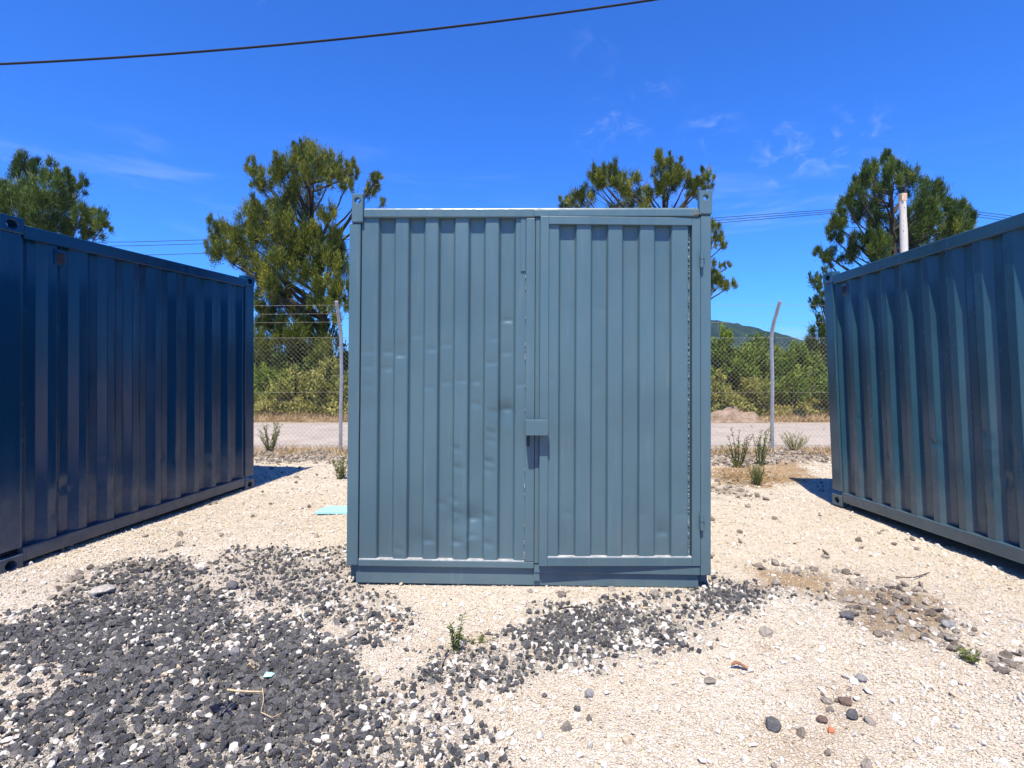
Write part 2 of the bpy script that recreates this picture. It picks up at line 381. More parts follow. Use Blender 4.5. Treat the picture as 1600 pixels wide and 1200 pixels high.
ground = tag(grid_obj('ground', xs, ys, M['ground']), kind='structure')

# asphalt road behind the fence
rb = MB(); rx = np.linspace(-60, 60, 241)
rows = []
for k, (yb, amp) in enumerate(((10.35, .12), (11.5, 0), (14.5, 0), (15.75, .14))):
    rows.append([(x, yb+amp*(fbm(np.array(x*1.7), np.array(yb))-.5)*2.4, .006 if 0 < k < 3 else -.075) for x in rx])
V = [p for r in rows for p in r]; n = len(rx)
rb.add(V, [(k*n+i, k*n+i+1, (k+1)*n+i+1, (k+1)*n+i) for k in range(3) for i in range(n-1)])
tag(rb.build('road', M['road'], smooth=60), kind='structure')

# far wooded hill
hb = MB(); xs_, ys_ = np.linspace(-500, 900, 150), np.linspace(470, 900, 40)
for y in ys_:
    for x in xs_:
        t = (y-470)/180; prof = max(0, min(1, t)); prof = prof*prof*(3-2*prof)
        h = 55*math.exp(-((x-200)/135)**2)+17*math.exp(-((x-420)/200)**2)+14*math.exp(-((x+250)/200)**2)
        h *= prof; h += float((fbm(np.array(x*.09), np.array(y*.09), 3)-.5))*9*prof*min(1, h/12)
        hb.v.append((x, y, h+1.2))
n = len(xs_)
hb.f = [(j*n+i, j*n+i+1, (j+1)*n+i+1, (j+1)*n+i) for j in range(len(ys_)-1) for i in range(n-1)]
hill = tag(hb.build('hill', M['hill'], smooth=180), kind='structure')

# ------------------------------------------------------------------ gravel (uncountable: stuff)
def stone_group(name, mat, subdiv, amp, nscale, flat, variants=7):
    g = bpy.data.node_groups.new(name, 'GeometryNodeTree')
    g.interface.new_socket('Geometry', in_out='INPUT', socket_type='NodeSocketGeometry')
    g.interface.new_socket('Geometry', in_out='OUTPUT', socket_type='NodeSocketGeometry')
    N, L = g.nodes, g.links
    gi, go = N.new('NodeGroupInput'), N.new('NodeGroupOutput')
    join = N.new('GeometryNodeGeometryToInstance')
    for k in range(variants):
        ico = N.new('GeometryNodeMeshIcoSphere'); ico.inputs['Radius'].default_value = .5; ico.inputs['Subdivisions'].default_value = subdiv
        nz = N.new('ShaderNodeTexNoise'); nz.noise_dimensions = '4D'; nz.inputs['W'].default_value = 3.7*k+1.1
        nz.inputs['Scale'].default_value = nscale; nz.inputs['Detail'].default_value = 3
        sub = N.new('ShaderNodeVectorMath'); sub.operation = 'SUBTRACT'; sub.inputs[1].default_value = (.5, .5, .5)
        L.new(nz.outputs['Color'], sub.inputs[0])
        sc = N.new('ShaderNodeVectorMath'); sc.operation = 'SCALE'; sc.inputs['Scale'].default_value = amp; L.new(sub.outputs[0], sc.inputs[0])
        sp = N.new('GeometryNodeSetPosition'); L.new(ico.outputs['Mesh'], sp.inputs['Geometry']); L.new(sc.outputs[0], sp.inputs['Offset'])
        hu = N.new('GeometryNodeConvexHull'); L.new(sp.outputs[0], hu.inputs[0])
        tr = N.new('GeometryNodeTransform'); tr.inputs['Scale'].default_value = (1+.12*math.sin(k*2.1), .86+.12*math.cos(k*1.3), flat+.12*math.sin(k*3.7))
        L.new(hu.outputs[0], tr.inputs['Geometry'])
        sm = N.new('GeometryNodeSetMaterial'); sm.inputs['Material'].default_value = mat; L.new(tr.outputs[0], sm.inputs['Geometry'])
        ss = N.new('GeometryNodeSetShadeSmooth'); ss.inputs['Shade Smooth'].default_value = False; L.new(sm.outputs[0], ss.inputs['Geometry'])
        L.new(ss.outputs[0], join.inputs[0])
    ip = N.new('GeometryNodeInstanceOnPoints'); ip.inputs['Pick Instance'].default_value = True
    def named(nm, ty):
        a = N.new('GeometryNodeInputNamedAttribute'); a.data_type = ty; a.inputs['Name'].default_value = nm; return a.outputs['Attribute']
    L.new(gi.outputs[0], ip.inputs['Points']); L.new(join.outputs[0], ip.inputs['Instance'])
    L.new(named('pick', 'INT'), ip.inputs['Instance Index'])
    er = N.new('FunctionNodeEulerToRotation'); L.new(named('turn', 'FLOAT_VECTOR'), er.inputs[0]); L.new(er.outputs[0], ip.inputs['Rotation'])
    L.new(named('size', 'FLOAT_VECTOR'), ip.inputs['Scale']); L.new(ip.outputs[0], go.inputs[0])
    return g
def scatter(name, label, cat, pts, size, mat, subdiv=2, amp=.55, nscale=1.6, flat=.7, tilt=.5):
    n = len(pts); me = bpy.data.meshes.new(name); me.vertices.add(n); me.vertices.foreach_set('co', pts.astype(np.float32).ravel())
    rot = np.stack([RNG.normal(0, tilt, n), RNG.normal(0, tilt, n), RNG.random(n)*6.283], -1)
    sz = .66*size[:, None]*RNG.uniform(.78, 1.25, (n, 3))
    for nm, ty, a in (('turn', 'FLOAT_VECTOR', rot), ('size', 'FLOAT_VECTOR', sz)):
        t = me.attributes.new(nm, ty, 'POINT'); t.data.foreach_set('vector', a.astype(np.float32).ravel())
    t = me.attributes.new('pick', 'INT', 'POINT'); t.data.foreach_set('value', RNG.integers(0, 7, n).astype(np.int32))
    o = link(name, me, mat); m = o.modifiers.new('stones', 'NODES'); m.node_group = stone_group(name+' nodes', mat, subdiv, amp, nscale, flat)
    return tag(o, label, cat, kind='stuff')
def in_view(x, y, pad=.5): return (np.abs(x) < .95*y+pad+.35) & (y > 1.45)
def cand(y0, y1, dens):                            # random spots on the open ground, not under the containers
    w = .95*y1+.9; n = int(dens*2*w*(y1-y0)); x = RNG.uniform(-w, w, n); y = RNG.uniform(y0, y1, n)
    k = in_view(x, y) & ((x < 3.72) | (y > 6.3)) & ((x > -3.76+(y-4.0)*.158) | (y > 6.85)) & ~((np.abs(x-.12) < 1.1) & (y > 3.75) & (y < 6.6))
    k &= ~((np.abs(x) < 1.6) & (y > 6.6) & (y < 7.6))
    return x[k], y[k]
def gather(specs, keep, smin, smax, pw=1.0, sink=.15):
    P, S = [], []
    for y0, y1, dens, mul in specs:
        x, y = cand(y0, y1, dens); d, b, s = fields(x, y); pr = keep(d, b, s, x, y)
        k = RNG.random(len(x)) < pr; x, y = x[k], y[k]
        sz = (smin+(smax-smin)*RNG.random(len(x))**pw)*mul
        P.append(np.stack([x, y, gz(x, y)+sz*(.22-sink*RNG.random(len(x)))], -1)); S.append(sz)
    return np.concatenate(P), np.concatenate(S)
pale_clump = lambda x, y: np.clip((fbm(x*1.6+40, y*1.6)-.36)*4, .12, 1)
P, S = gather([(1.45, 2.6, 8500, 1), (2.6, 4.2, 6500, 1), (4.2, 6.5, 3200, 1.15), (6.5, 9.9, 2000, 1.4)],
              lambda d, b, s, x, y: (1-.68*d)*(1-.85*s)*(.35+.65*pale_clump(x, y)), .007, .024, 1.8)
scatter('pale_gravel', 'pale beige crushed limestone gravel covering the yard', 'gravel', P, S, M['pale_stone'], 1, 1.2, 2.6, .55)
P, S = gather([(1.45, 3.4, 2400, 1), (3.4, 6.5, 1100, 1), (6.5, 9.9, 600, 1.2)],
              lambda d, b, s, x, y: (.14+.46*np.clip(d*1.5, 0, 1)*pale_clump(x+9, y))*(1-.7*s), .010, .052, 2.6)
scatter('white_gravel', 'larger white limestone chips strewn among the dark gravel', 'gravel', P, S, M['white_stone'], 2, 1.3, 2.4, .58)
dk = lambda x, y: np.clip(.38+1.7*(fbm(x*3.4+70, y*3.4)-.30), 0, 1)
P, S = gather([(1.45, 3.6, 10500, 1), (3.6, 6, 7000, 1)],
              lambda d, b, s, x, y: np.where(d < .06, .0, d**1.2)*dk(x, y), .008, .074, 3.3)
S = S*np.where((P[:, 0] > -.75) | (P[:, 1] > 3.3), .72, 1.0)
scatter('dark_gravel', 'dark grey basalt gravel spread over the pale yard', 'gravel', P, S, M['dark_stone'], 1, 1.5, 2.6, .62)
P, S = gather([(1.45, 6, 1100, 1), (6, 9.9, 1300, 1.1)],
              lambda d, b, s, x, y: np.clip(b**1.3*(1-.55*s), .010, 1)*np.where(d > .5, .3, 1), .014, .095, 2.8)
scatter('brown_rubble', 'dusty grey brown rubble lying on bare soil patches', 'rubble', P, S, M['brown_stone'], 2, 1.5, 2.4, .52)

# ------------------------------------------------------------------ corrugated sheet
def corr_profile(x0, x1, recess, yo, yi, slope, wa=.012, wb=.005):
    """points (x, y) of a trapezoidal sheet, outer face at yo, recessed bands [a, b] at yi"""
    c = [(x0, yo)]
    for a, b in recess:
        c += [(a-slope/2, yo), (a+slope/2, yi), (b-slope/2, yi), (b+slope/2, yo)]
    c.append((x1, yo)); out = [c[0]]
    for i in range(1, len(c)-1):
        p, q, r = Vector(c[i-1]), Vector(c[i]), Vector(c[i+1])
        for w, (a, b) in ((wa, (p, q)), (wb, (p, q))):
            L = (q-a).length; out.append(tuple(q+(a-q)*min(.45, w/L)))
        for w in (wb, wa):
            L = (r-q).length; out.append(tuple(q+(r-q)*min(.45, w/L)))
    out.append(c[-1]); fin = [out[0]]
    for a, b in zip(out, out[1:]):                  # extra points across the flats
        L = math.dist(a, b); k = max(1, int(L/.018))
        for j in range(1, k+1): fin.append((a[0]+(b[0]-a[0])*j/k, a[1]+(b[1]-a[1])*j/k))
    res = [fin[0]]
    for p in fin[1:]:
        if math.dist(p, res[-1]) > 4e-4: res.append(p)
    return res
def corr_sheet(prof, z0, z1, nz, dents=(), wav=.0012, seed=0):
    mb = MB(); zs = [z0+(z1-z0)*k/nz for k in range(nz+1)]
    for z in zs:
        for x, y in prof:
            d = wav*(mnoise.noise(Vector((x*4+seed, z*1.6, seed)))+.6*mnoise.noise(Vector((x*9+seed, z*5, seed+5))))*min(1, (z-z0)/.1, (z1-z)/.1)
            for (dx, dz, rx_, rz_, a, kind) in dents:
                u, v = (x-dx)/rx_, (z-dz)/rz_
                if abs(u) > 2.2 or abs(v) > 2.6: continue
                if kind == 0: d += a*math.exp(-u*u-v*v)
                elif kind == 1: d += a*math.exp(-u*u*u*u)*max(0, 1-abs(v+.35*u))**1.0           # pressed crease
                else: d += a*math.exp(-u*u*u*u)*(math.exp(-v/1.0) if v > 0 else math.exp(v*7))   # sharp lip below, long slope above
            mb.v.append((x, y+d, z))
    n = len(prof)
    mb.f = [(k*n+i, k*n+i+1, (k+1)*n+i+1, (k+1)*n+i) for k in range(nz) for i in range(n-1)]
    return mb
def simple_wave(x0, x1, pitch, flat, slope, yo, yi, first=None):
    rec = []; x = x0+(first if first is not None else flat)+slope/2
    while x+flat+slope < x1-.02:
        rec.append((x, x+flat+slope)); x += pitch
    return corr_profile(x0, x1, rec, yo, yi, slope, .005, .002)

# ------------------------------------------------------------------ middle container with the door
S_ = 236.0
def lx(px): return (px-823)/S_
def lz(py): return (917-py)/S_
cx = at(823, 917, F/S_)
mid = empty('storage_container', (cx.x, F/S_, .0), (0, R(.3), R(-1.45)))
tag(mid, 'grey blue steel storage container in the middle with a corrugated door ajar', 'container')
PM = M['paint_mid']; DEP = 2.9
bx0, bx1 = lx(540), lx(1107)
pl, pr_ = lx(558), lx(1091)
MB().box(bx0, pl, 0, .075, lz(885), lz(346)-.002).build('corner_post', PM, mid, .006)
MB().box(pr_, bx1, 0, .075, lz(893), lz(334)-.002).build('corner_post', PM, mid, .006)
for a, b in ((bx0, bx0+.075), (bx1-.075, bx1)):
    MB().box(a, b, DEP-.075, DEP, .14, 2.45).build('corner_post', PM, mid, .006)
def casting(x0, x1, z0, z1, y0, y1, par, mat, hx=.018, hz=.024, cz=None, cx_=None, bev=.005):
    m = MB().holed(x0, x1, z0, z1, y0, y1, (x0+x1)/2 if cx_ is None else cx_, (z0+z1)/2 if cz is None else cz, hx, hz)
    return m.build('corner_casting', mat, par, bev, seg=1)
casting(lx(544), lx(562), lz(346), lz(300), -.010, .035, mid, PM, .021, .020, lz(311))
casting(lx(1088), lx(1108), lz(334), lz(297), -.010, .035, mid, PM, .017, .017, lz(308))
for a in (bx0, bx1-.08): casting(a, a+.08, 2.43, 2.62, DEP-.05, DEP, mid, PM, .017, .02, 2.57)
MB().box(lx(562), lx(1088), -.002, .09, lz(338), lz(323)).build('top_rail', PM, mid, .009)
MB().box(lx(832), lx(1088)-.003, -.014, -.003, lz(337), lz(326.5)).build('door_lintel', PM, mid, .003)
MB().box(lx(1081), lx(1089), -.018, -.0145, lz(334.5), lz(333.6)).add(*MB().box(lx(1079.6), lx(1080.8), -.018, -.0145, lz(334.5), lz(328.5)).__dict__.values()).build('rusty_weld', simple('rusty weld', (.25, .12, .05), .9, 0, .3, 60), mid)
# bottom frame, lower base rail
MB().box(pl+.002, lx(834), .002, .07, lz(886), lz(876)).build('bottom_frame', PM, mid, .004)
MB().box(pl+.004, lx(819), .004, .05, lz(876)-.001, lz(876)+.004).build('dusty_ledge', M['dust'], mid, .001)
MB().box(lx(834)+.002, pr_-.002, .006, .07, lz(893), lz(879.5)).build('bottom_frame', PM, mid, .004)
MB().box(lx(553), lx(1090), .030, .10, .010, lz(886)-.003).build('base_rail', PM, mid, .005)
MB().box(lx(834), lx(843), .012, .028, lz(906), lz(893)-.002).build('stop_tab', PM, mid, .002)
# jamb between fixed sheet and door
MB().box(lx(819.5), lx(834), .004, .06, lz(876)+.002, lz(338)-.002).build('door_jamb', M['paint_jamb'], mid, .004)
MB().box(lx(811), lx(819)-.001, .0085, .014, lz(422), lz(338)-.002).build('patch_plate', PM, mid, .001)
cw = MB()
for py, hh_ in ((431, 3), (449, 3), (495, 4), (537, 5), (546, 2), (556, 9), (602, 3), (640, 2), (733, 3), (758, 6), (771, 2), (820, 3), (846, 5), (864, 6), (870, 2)):
    cw.box(lx(819)-.003, lx(819)+.002, .0035, .016, lz(py+hh_/2), lz(py-hh_/2))
cw.build('chipped_seam', simple('bare chipped metal', (.24, .26, .28), .7, .1, .4, 90), mid)['kind'] = 'stuff'
MB().box(lx(834)+.002, lx(841.5), .0, .05, lz(878), lz(338)-.002).build('door_jamb', M['paint_jamb'], mid, .004)
# fixed corrugated front sheet
rec = [(lx(a), lx(b)) for a, b in ((587, 611), (634.5, 658.5), (682, 706), (730, 754), (778, 802))]
prof = corr_profile(pl+.004, lx(820), rec, .018, .052, .014)
dn = []
def D(px, py, rx_, rz_, a, k=0): dn.append((lx(px), lz(py), rx_, rz_, a, k))
for px, py, a in ((571, 552, .004), (571, 575, .004), (600, 552, .005), (600, 578, .005), (622, 556, .006), (570, 606, .003), (671, 547, .005), (695, 540, .004), (695, 600, .004),
                  (718, 596, .004), (766, 568, .005), (791, 552, .004), (791, 500, .008), (770, 530, .003), (647, 525, .003), (742, 598, .005), (814, 602, .004), (666, 608, .003)):
    D(px, py, .035, .030, a*1.5, 2)
for px, py, a in ((790, 642, .010), (768, 643, .005), (766, 676, .007), (766, 688, .006), (762, 722, .007), (762, 735, .005), (714, 732, .005), (711, 702, .005), (741, 632, .005),
                  (668, 848, .010), (712, 850, .012), (735, 842, .008), (760, 806, .006), (712, 802, .005), (738, 815, .010), (762, 850, .006), (622, 860, .004), (708, 782, .004), (688, 790, .003)):
    D(px, py, .034, .032, a*1.15, 1 if a < .008 else 2)
for px, py, a in ((738, 810, .012), (735, 845, -.008), (790, 645, .012), (710, 818, .008), (618, 545, .008), (571, 640, .004), (650, 850, .006)): D(px, py, .06, .07, a, 0)
corr_sheet(prof, lz(877), lz(337), 190, dn, .0014, 3.3).build('corrugated_panel', PM, mid, smooth=50)
# sides, back, roof, floor
side = simple_wave(.06, DEP-.06, .278, .070, .068, 0, .036)
for s in (0, 1):
    m = corr_sheet(side, .14, 2.46, 10, (), 0)
    m.v = [((bx0+.012+y) if s == 0 else (bx1-.012-y), x, z) for x, y, z in m.v]
    if s == 0: m.f = [f[::-1] for f in m.f]
    m.build('side_wall', PM, mid, smooth=40)
    a = bx0 if s == 0 else bx1-.06
    MB().box(a, a+.06, .08, DEP-.08, 2.44, 2.51).build('side_rail', PM, mid, .005)
    MB().box(a+.004, a+.06, .08, DEP-.08, .03, .15).build('side_rail', PM, mid, .005)
MB().box(bx0+.08, bx1-.08, DEP-.05, DEP-.01, .05, 2.50).build('back_wall', PM, mid, .005)
MB().box(bx0+.06, bx1-.06, .092, DEP-.06, 2.475, 2.495).build('roof', PM, mid, .003)
MB().box(bx0+.07, bx1-.07, .102, DEP-.06, .10, .13).build('floor_plate', M['dark_gap'], mid)
# the door, hinged on the right, its free edge a hand's breadth out
hingex = lx(1090.5)
door = bpy.data.objects.new('door', None)
dz0, dz1 = lz(878.5), lz(338.5); dw = lx(841.5)-hingex
fr = MB(); fw = 13/S_
fr.box(dw, dw+fw, 0, .045, dz0, dz1); fr.box(-fw, 0, 0, .045, dz0, dz1)
fr.box(dw+fw, -fw, 0.0004, .045, dz1-12.5/S_, dz1); fr.box(dw+fw, -fw, 0.0004, .045, dz0, dz0+13/S_)
rec = [(lx(a)-hingex, lx(b)-hingex) for a, b in ((872, 897), (922, 946.5), (971, 996), (1021, 1046))]
prof = corr_profile(dw+fw+.001, lx(1072)-hingex, rec, .017, .051, .010)
dn = []
D(1034, 832, .032, .06, .010, 2); D(1034, 800, .04, .08, -.004, 0); D(938, 480, .03, .03, .003, 1); D(930, 575, .03, .03, .003, 1); D(887, 800, .03, .03, .003, 1)
D(1000, 803, .03, .02, .004, 2); D(1060, 803, .03, .02, .004, 2); D(1056, 665, .04, .06, .004, 0); D(888, 868, .03, .05, .004, 2); D(862, 590, .02, .05, .004, 0)
dn = [(a-hingex, *r) for a, *r in dn]
dp = corr_sheet(prof, dz0+12.5/S_, dz1-12/S_, 150, dn, .0010, 8.1)
# door frame is the door's own mesh
door = fr.build('door', PM, mid, .003); door.location = (hingex, -.002, 0); door.rotation_euler = (0, 0, R(2.3))
dp.build('corrugated_panel', PM, door, smooth=50)
MB().box(lx(1072)-hingex+.001, -fw-.001, .040, .046, dz0+13/S_, dz1-12.6/S_).build('edge_gap', PM, door)
MB().box(dw+fw+.001, -fw-.001, .003, .044, dz0+13/S_-.001, dz0+13/S_+.004).build('dusty_ledge', M['dust'], door, .001)
wb = MB(); z = dz0+.06
while z < dz1-.1:                                   # bead of old sealant down the gap
    k = .004+.004*random.random(); wb.box(lx(1074.5)-hingex-k*.6, lx(1074.5)-hingex+k*.6, .030, .0398, z, z+k*1.5); z += .012+.05*random.random()**3
wb.build('sealant', simple('chipped sealant', (.17, .22, .25), .8, 0, .5, 80), door)['kind'] = 'stuff'
MB().box(dw-.004, dw+.004, .046, .060, dz0+.1, dz1-.1).build('edge_strip', PM, door, .001)
# lock box: hood over the padlock, open underneath
lb = MB(); x0, x1, z0, z1 = lx(819)-hingex, lx(853)-hingex, lz(676), lz(653)
lb.box(x0, x1, -.075, -.070, z0, z1-.005); lb.box(x0, x1, -.075, .0-.001, z1-.005, z1); lb.box(x0, x0+.005, -.070, .02, z0, z1-.005); lb.box(x1-.005, x1, -.070, -.001, z0, z1-.005)
lb.build('lock_box', PM, door, .0015)
MB().box(x0+.012, x0+.03, -.03, -.018, z0-.075, z1-.01).build('hasp', M['dark_gap'], door, .003)
for py in (405, 809):
    h = MB(); hx = lx(1091.3); zc = lz(py)
    h.tube([(hx, -.020, zc-.052), (hx, -.020, zc-.002)], .0125, 12).tube([(hx, -.020, zc+.002), (hx, -.020, zc+.052)], .0125, 12).tube([(hx, -.020, zc-.062), (hx, -.020, zc+.06)], .006, 8)
    ho = h.build('hinge', PM, mid, smooth=40)
    MB().box(hx-.004, hx+.02, -.018, -.0005, zc+.004, zc+.050).build('hinge_leaf', PM, ho, .001)

# ------------------------------------------------------------------ containers at either side
def side_container(label, loc, rot, mat, L=2.95, W=2.40, H=2.60, seed=0., dents=(), vent_x=.5):
    root = empty('shipping_container', loc, rot); tag(root, label, 'container')
    pw = .165
    for x in (0, L-pw):
        for y in (0, W-.10):
            MB().box(x, x+pw, y+.004, y+.10, .165, H-.118).build('corner_post', mat, root, .006)
    ch = .118
    for x in (0, L-.178):
        for y0, y1 in ((-.006, .09), (W-.09, W+.006)):
            for z in (0, H-ch): casting(x, x+.178, z, z+ch, y0, y1, root, mat, .040, .032, z+ch/2)
    for y0, y1 in ((0., .06), (W-.06, W)):
        MB().box(.18, L-.18, y0, y1, H-.145, H-.045).build('top_rail', mat, root, .007)
        MB().box(.18, L-.18, y0+.002, y1, .055, .158).build('bottom_rail', mat, root, .006)
        MB().box(.20, .52, y0-.001, y0+.0018, .018+.05, .145).build('fork_plate', mat, root, .002) if y0 == 0 else None
    prof = simple_wave(pw+.001, L-pw-.001, .278*.95, .070, .062, .022, .067, .02)
    corr_sheet(prof, .150, H-.144, 110, dents, .0009, seed).build('corrugated_wall', mat, root, smooth=50)
    m = corr_sheet(simple_wave(pw+.001, L-pw-.001, .2641, .070, .062, .022, .067, .02), .150, H-.144, 4, (), 0)
    m.v = [(x, W-y, z) for x, y, z in m.v]; m.f = [f[::-1] for f in m.f]; m.build('corrugated_wall', mat, root, smooth=50)
    MB().box(.05, .09, .102, W-.102, .16, H-.12).build('end_wall', mat, root, .004)
    MB().box(L-.09, L-.05, .102, W-.102, .16, H-.12).build('end_wall', mat, root, .004)
    for x in (0.02, L-.10):
        MB().box(x, x+.08, .102, W-.102, H-.11, H-.015).build('end_rail', mat, root, .005)
        MB().box(x, x+.08, .102, W-.102, .015, .155).build('end_rail', mat, root, .005)
    MB().box(.10, L-.10, .062, W-.062, H-.085, H-.065).build('roof', mat, root, .003)
    MB().box(.10, L-.10, .072, W-.072, .12, .15).build('floor_plate', M['dark_gap'], root)
    v = MB(); v.box(vent_x-.045, vent_x+.045, -.004+.016, .06, H-.30, H-.17)
    vo = v.build('vent', mat, root, .006)
    MB().box(vent_x-.036, vent_x+.036, .0095, .0118, H-.285, H-.20).build('vent_shade', M['dark_gap'], vo)  # dark plate standing in for the shade inside the vent
    MB().box(vent_x-.04, vent_x+.04, -.002, .0093, H-.199, H-.185).build('vent_lip', mat, vo)
    return root
dl = []
def DS(L_, x, z, rx_, rz_, a, k): L_.append((x, z, rx_, rz_, a, k))
random.seed(5)
for k in range(16): DS(dl, random.uniform(.2, 2.7), random.uniform(.2, .75), random.uniform(.04, .09), random.uniform(.04, .12), random.uniform(-.006, .013), random.choice((0, 0, 1, 2)))
DS(dl, .45, .40, .05, .08, .010, 0); DS(dl, .98, .42, .06, .06, .010, 0)
nl = at(-4, 895, 3.96)
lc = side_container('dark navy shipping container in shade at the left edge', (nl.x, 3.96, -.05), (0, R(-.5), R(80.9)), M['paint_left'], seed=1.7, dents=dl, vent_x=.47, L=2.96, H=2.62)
# door hardware on the left container's near end, just reaching the picture's edge
for z in (.62, 1.30, 1.96, 2.36):
    h = MB().tube([(-.012, .012, z-.035), (-.012, .012, z+.035)], .016, 10); h.box(-.03, -.003, .012, .09, z-.025, z+.025)
    h.build('hinge', M['dark_gap'], lc, smooth=40)
dr = []
for k in range(24): DS(dr, random.uniform(.2, 2.5), random.uniform(.2, 1.15), random.uniform(.02, .05), random.uniform(.03, .09), random.uniform(-.004, .009), random.choice((0, 1, 1, 2)))
nr = at(1301, 785, 6.22)
side_container('teal blue shipping container with sunlit ribs and dents at the right edge', (nr.x, 6.22, -.065), (R(1.1), R(-1.5), R(-88.9)), M['paint_right'], seed=4.1, dents=dr, vent_x=.36, H=2.60)

# ------------------------------------------------------------------ chain-link fence
FY = 9.75
fence = empty('chain_link_fence', (0, FY, 0)); tag(fence, 'chain link fence with bent steel posts and barbed strands along the road', 'fence')
def post(px_top, x, lean=.30):
    m = MB(); h = 2.12
    pts = [(x, 0, -.25), (x, 0, .6), (x+.012, 0, 1.3), (x, .004, h-.12), (x, -.02, h), (x-.004, -.09, h+.14), (x+.01, -lean, h+.50)]
    m.tube(pts, [.031, .031, .031, .031, .031, .030, .030], 12)
    p = m.build('post', M['galv'], fence, smooth=40)
    return p
for x in (-8.15, -5.60, -3.03, -.49, 2.06, 4.60, 7.15): post(0, x)
mesh = MB(); pitch = .082; x0, x1, zt = -8.1, 8.1, 2.02
def strand(m, a, b, r=.0019): m.tube([a, b], r, 3, cap=False)
k = x0-zt
while k < x1+zt:
    for s_ in (1, -1):
        # wire running up at 45 degrees inside the panel
        xa, za, xb, zb = (k, .04, k+s_*(zt-.04), zt)
        if min(xa, xb) > x1 or max(xa, xb) < x0: continue
        mid_ = ((xa+xb)/2+random.uniform(-.004, .004), random.uniform(-.006, .006)+(.002 if s_ > 0 else -.002), (za+zb)/2)
        mesh.tube([(xa, .035+s_*.002, za), (mid_[0], .035+mid_[1], mid_[2]), (xb, .035+s_*.002, zb)], .0014, 3, cap=False)
    k += pitch
mo = mesh.build('wire_mesh', M['wire'], fence); mo['kind'] = 'stuff'
for z, y in ((.06, .035), (1.05, .035), (2.02, .035), (2.28, -.13), (2.42, -.20), (2.56, -.27)):
    m = MB(); n = 60
    m.tube([(x0+(x1-x0)*i/n, y, z-.012*abs(math.sin(math.pi*(x0+(x1-x0)*i/n+3.03)/2.55))) for i in range(n+1)], .0018 if z > 2.1 else .0018, 4)
    w = m.build('barbed_strand' if z > 2.1 else 'line_wire', M['wire'], fence)
    if z > 2.1:
        b = MB(); x = x0+.05
        while x < x1:
            a = random.random()*3; zz = z-.012*abs(math.sin(math.pi*(x+3.03)/2.55))
            d = Vector((.2, math.cos(a), math.sin(a)))*.02; b.tube([Vector((x, y, zz))-d, Vector((x, y, zz))+d], .0014, 3, cap=False); x += .11
        bo = b.build('barb', M['wire'], w); bo['kind'] = 'stuff'
# short marker rod at the right of the fence line
# ------------------------------------------------------------------ overhead lines and pole
def cable(name, label, pts, r, mat, n=80, cat='cable', group=None):
    """smooth curve through three points (parabola in z)"""
    a, b, c = [Vector(p) for p in pts]
    tb = (b-a).length/((b-a).length+(c-b).length); out = []
    for i in range(n+1):
        t = i/n
        l0 = (t-tb)*(t-1)/((0-tb)*(0-1)); l1 = t*(t-1)/(tb*(tb-1)); l2 = t*(t-tb)/(1-tb)
        out.append(a*l0+b*l1+c*l2)
    return tag(MB().tube(out, r, 6).build(name, mat, smooth=180), label, cat, group)
cf = np.polyfit([0, 400, 700, 850, 1020], [100, 74, 42, 24, 0], 2)
tag(MB().tube([at(q, float(np.polyval(cf, q)), 6.2) for q in range(-700, 2301, 60)], .0125, 6).build('overhead_cable', M['cable'], smooth=180), 'thick black cable crossing the upper left of the sky', 'cable')
PY = 17.2
pz = at(1410, 303, PY)
pole = empty('utility_pole', (pz.x, PY, float(gz(pz.x, PY)))); tag(pole, 'pale weathered wooden utility pole in front of the right tree', 'pole')
hh = pz.z-pole.location.z; m = MB(); q = []
for i in range(15):
    t = i/14; q.append((.14*(1-t)+.012*math.sin(t*9), .01*math.cos(t*7), hh*t*.965-.2*(1-t)))
m.tube(q, [.145-.045*i/14+.006*math.sin(i*2.3) for i in range(15)], 16)
m.build('shaft', M['pole'], pole, smooth=50)
m = MB().box(-.085, .085, -.10, .075, hh*.965-.02, hh+.0); m.build('top_block', simple('sawn wood', (.50, .36, .24), .85, 0, .2, 12, .4), pole, .012)
for i, (dy, yl) in enumerate(((0, 378), (4, 384), (8, 399))):
    pp = [at(-500, yl+2, 26), at(-150, yl+3, 25.4), at(210, yl, 24.8), at(560, yl-10, 24.3), at(860, 356+dy+3, 23.9), at(1125, 340+dy, 23.6), at(1320, 326+dy*.7, 23.4), at(1405, 319+dy, 23.3), at(1527, 331+dy, 23.3), at(1700, 352+dy, 23.3), at(1900, 362+dy, 23.3), at(2300, 350+dy, 23.3)]
    o = MB().tube(pp, .013, 5).build('power_line', M['line'], smooth=180)
    tag(o, ['topmost', 'middle', 'lowest'][i]+' of three thin power lines passing behind the trees', 'cable', 'thin power lines behind the trees')

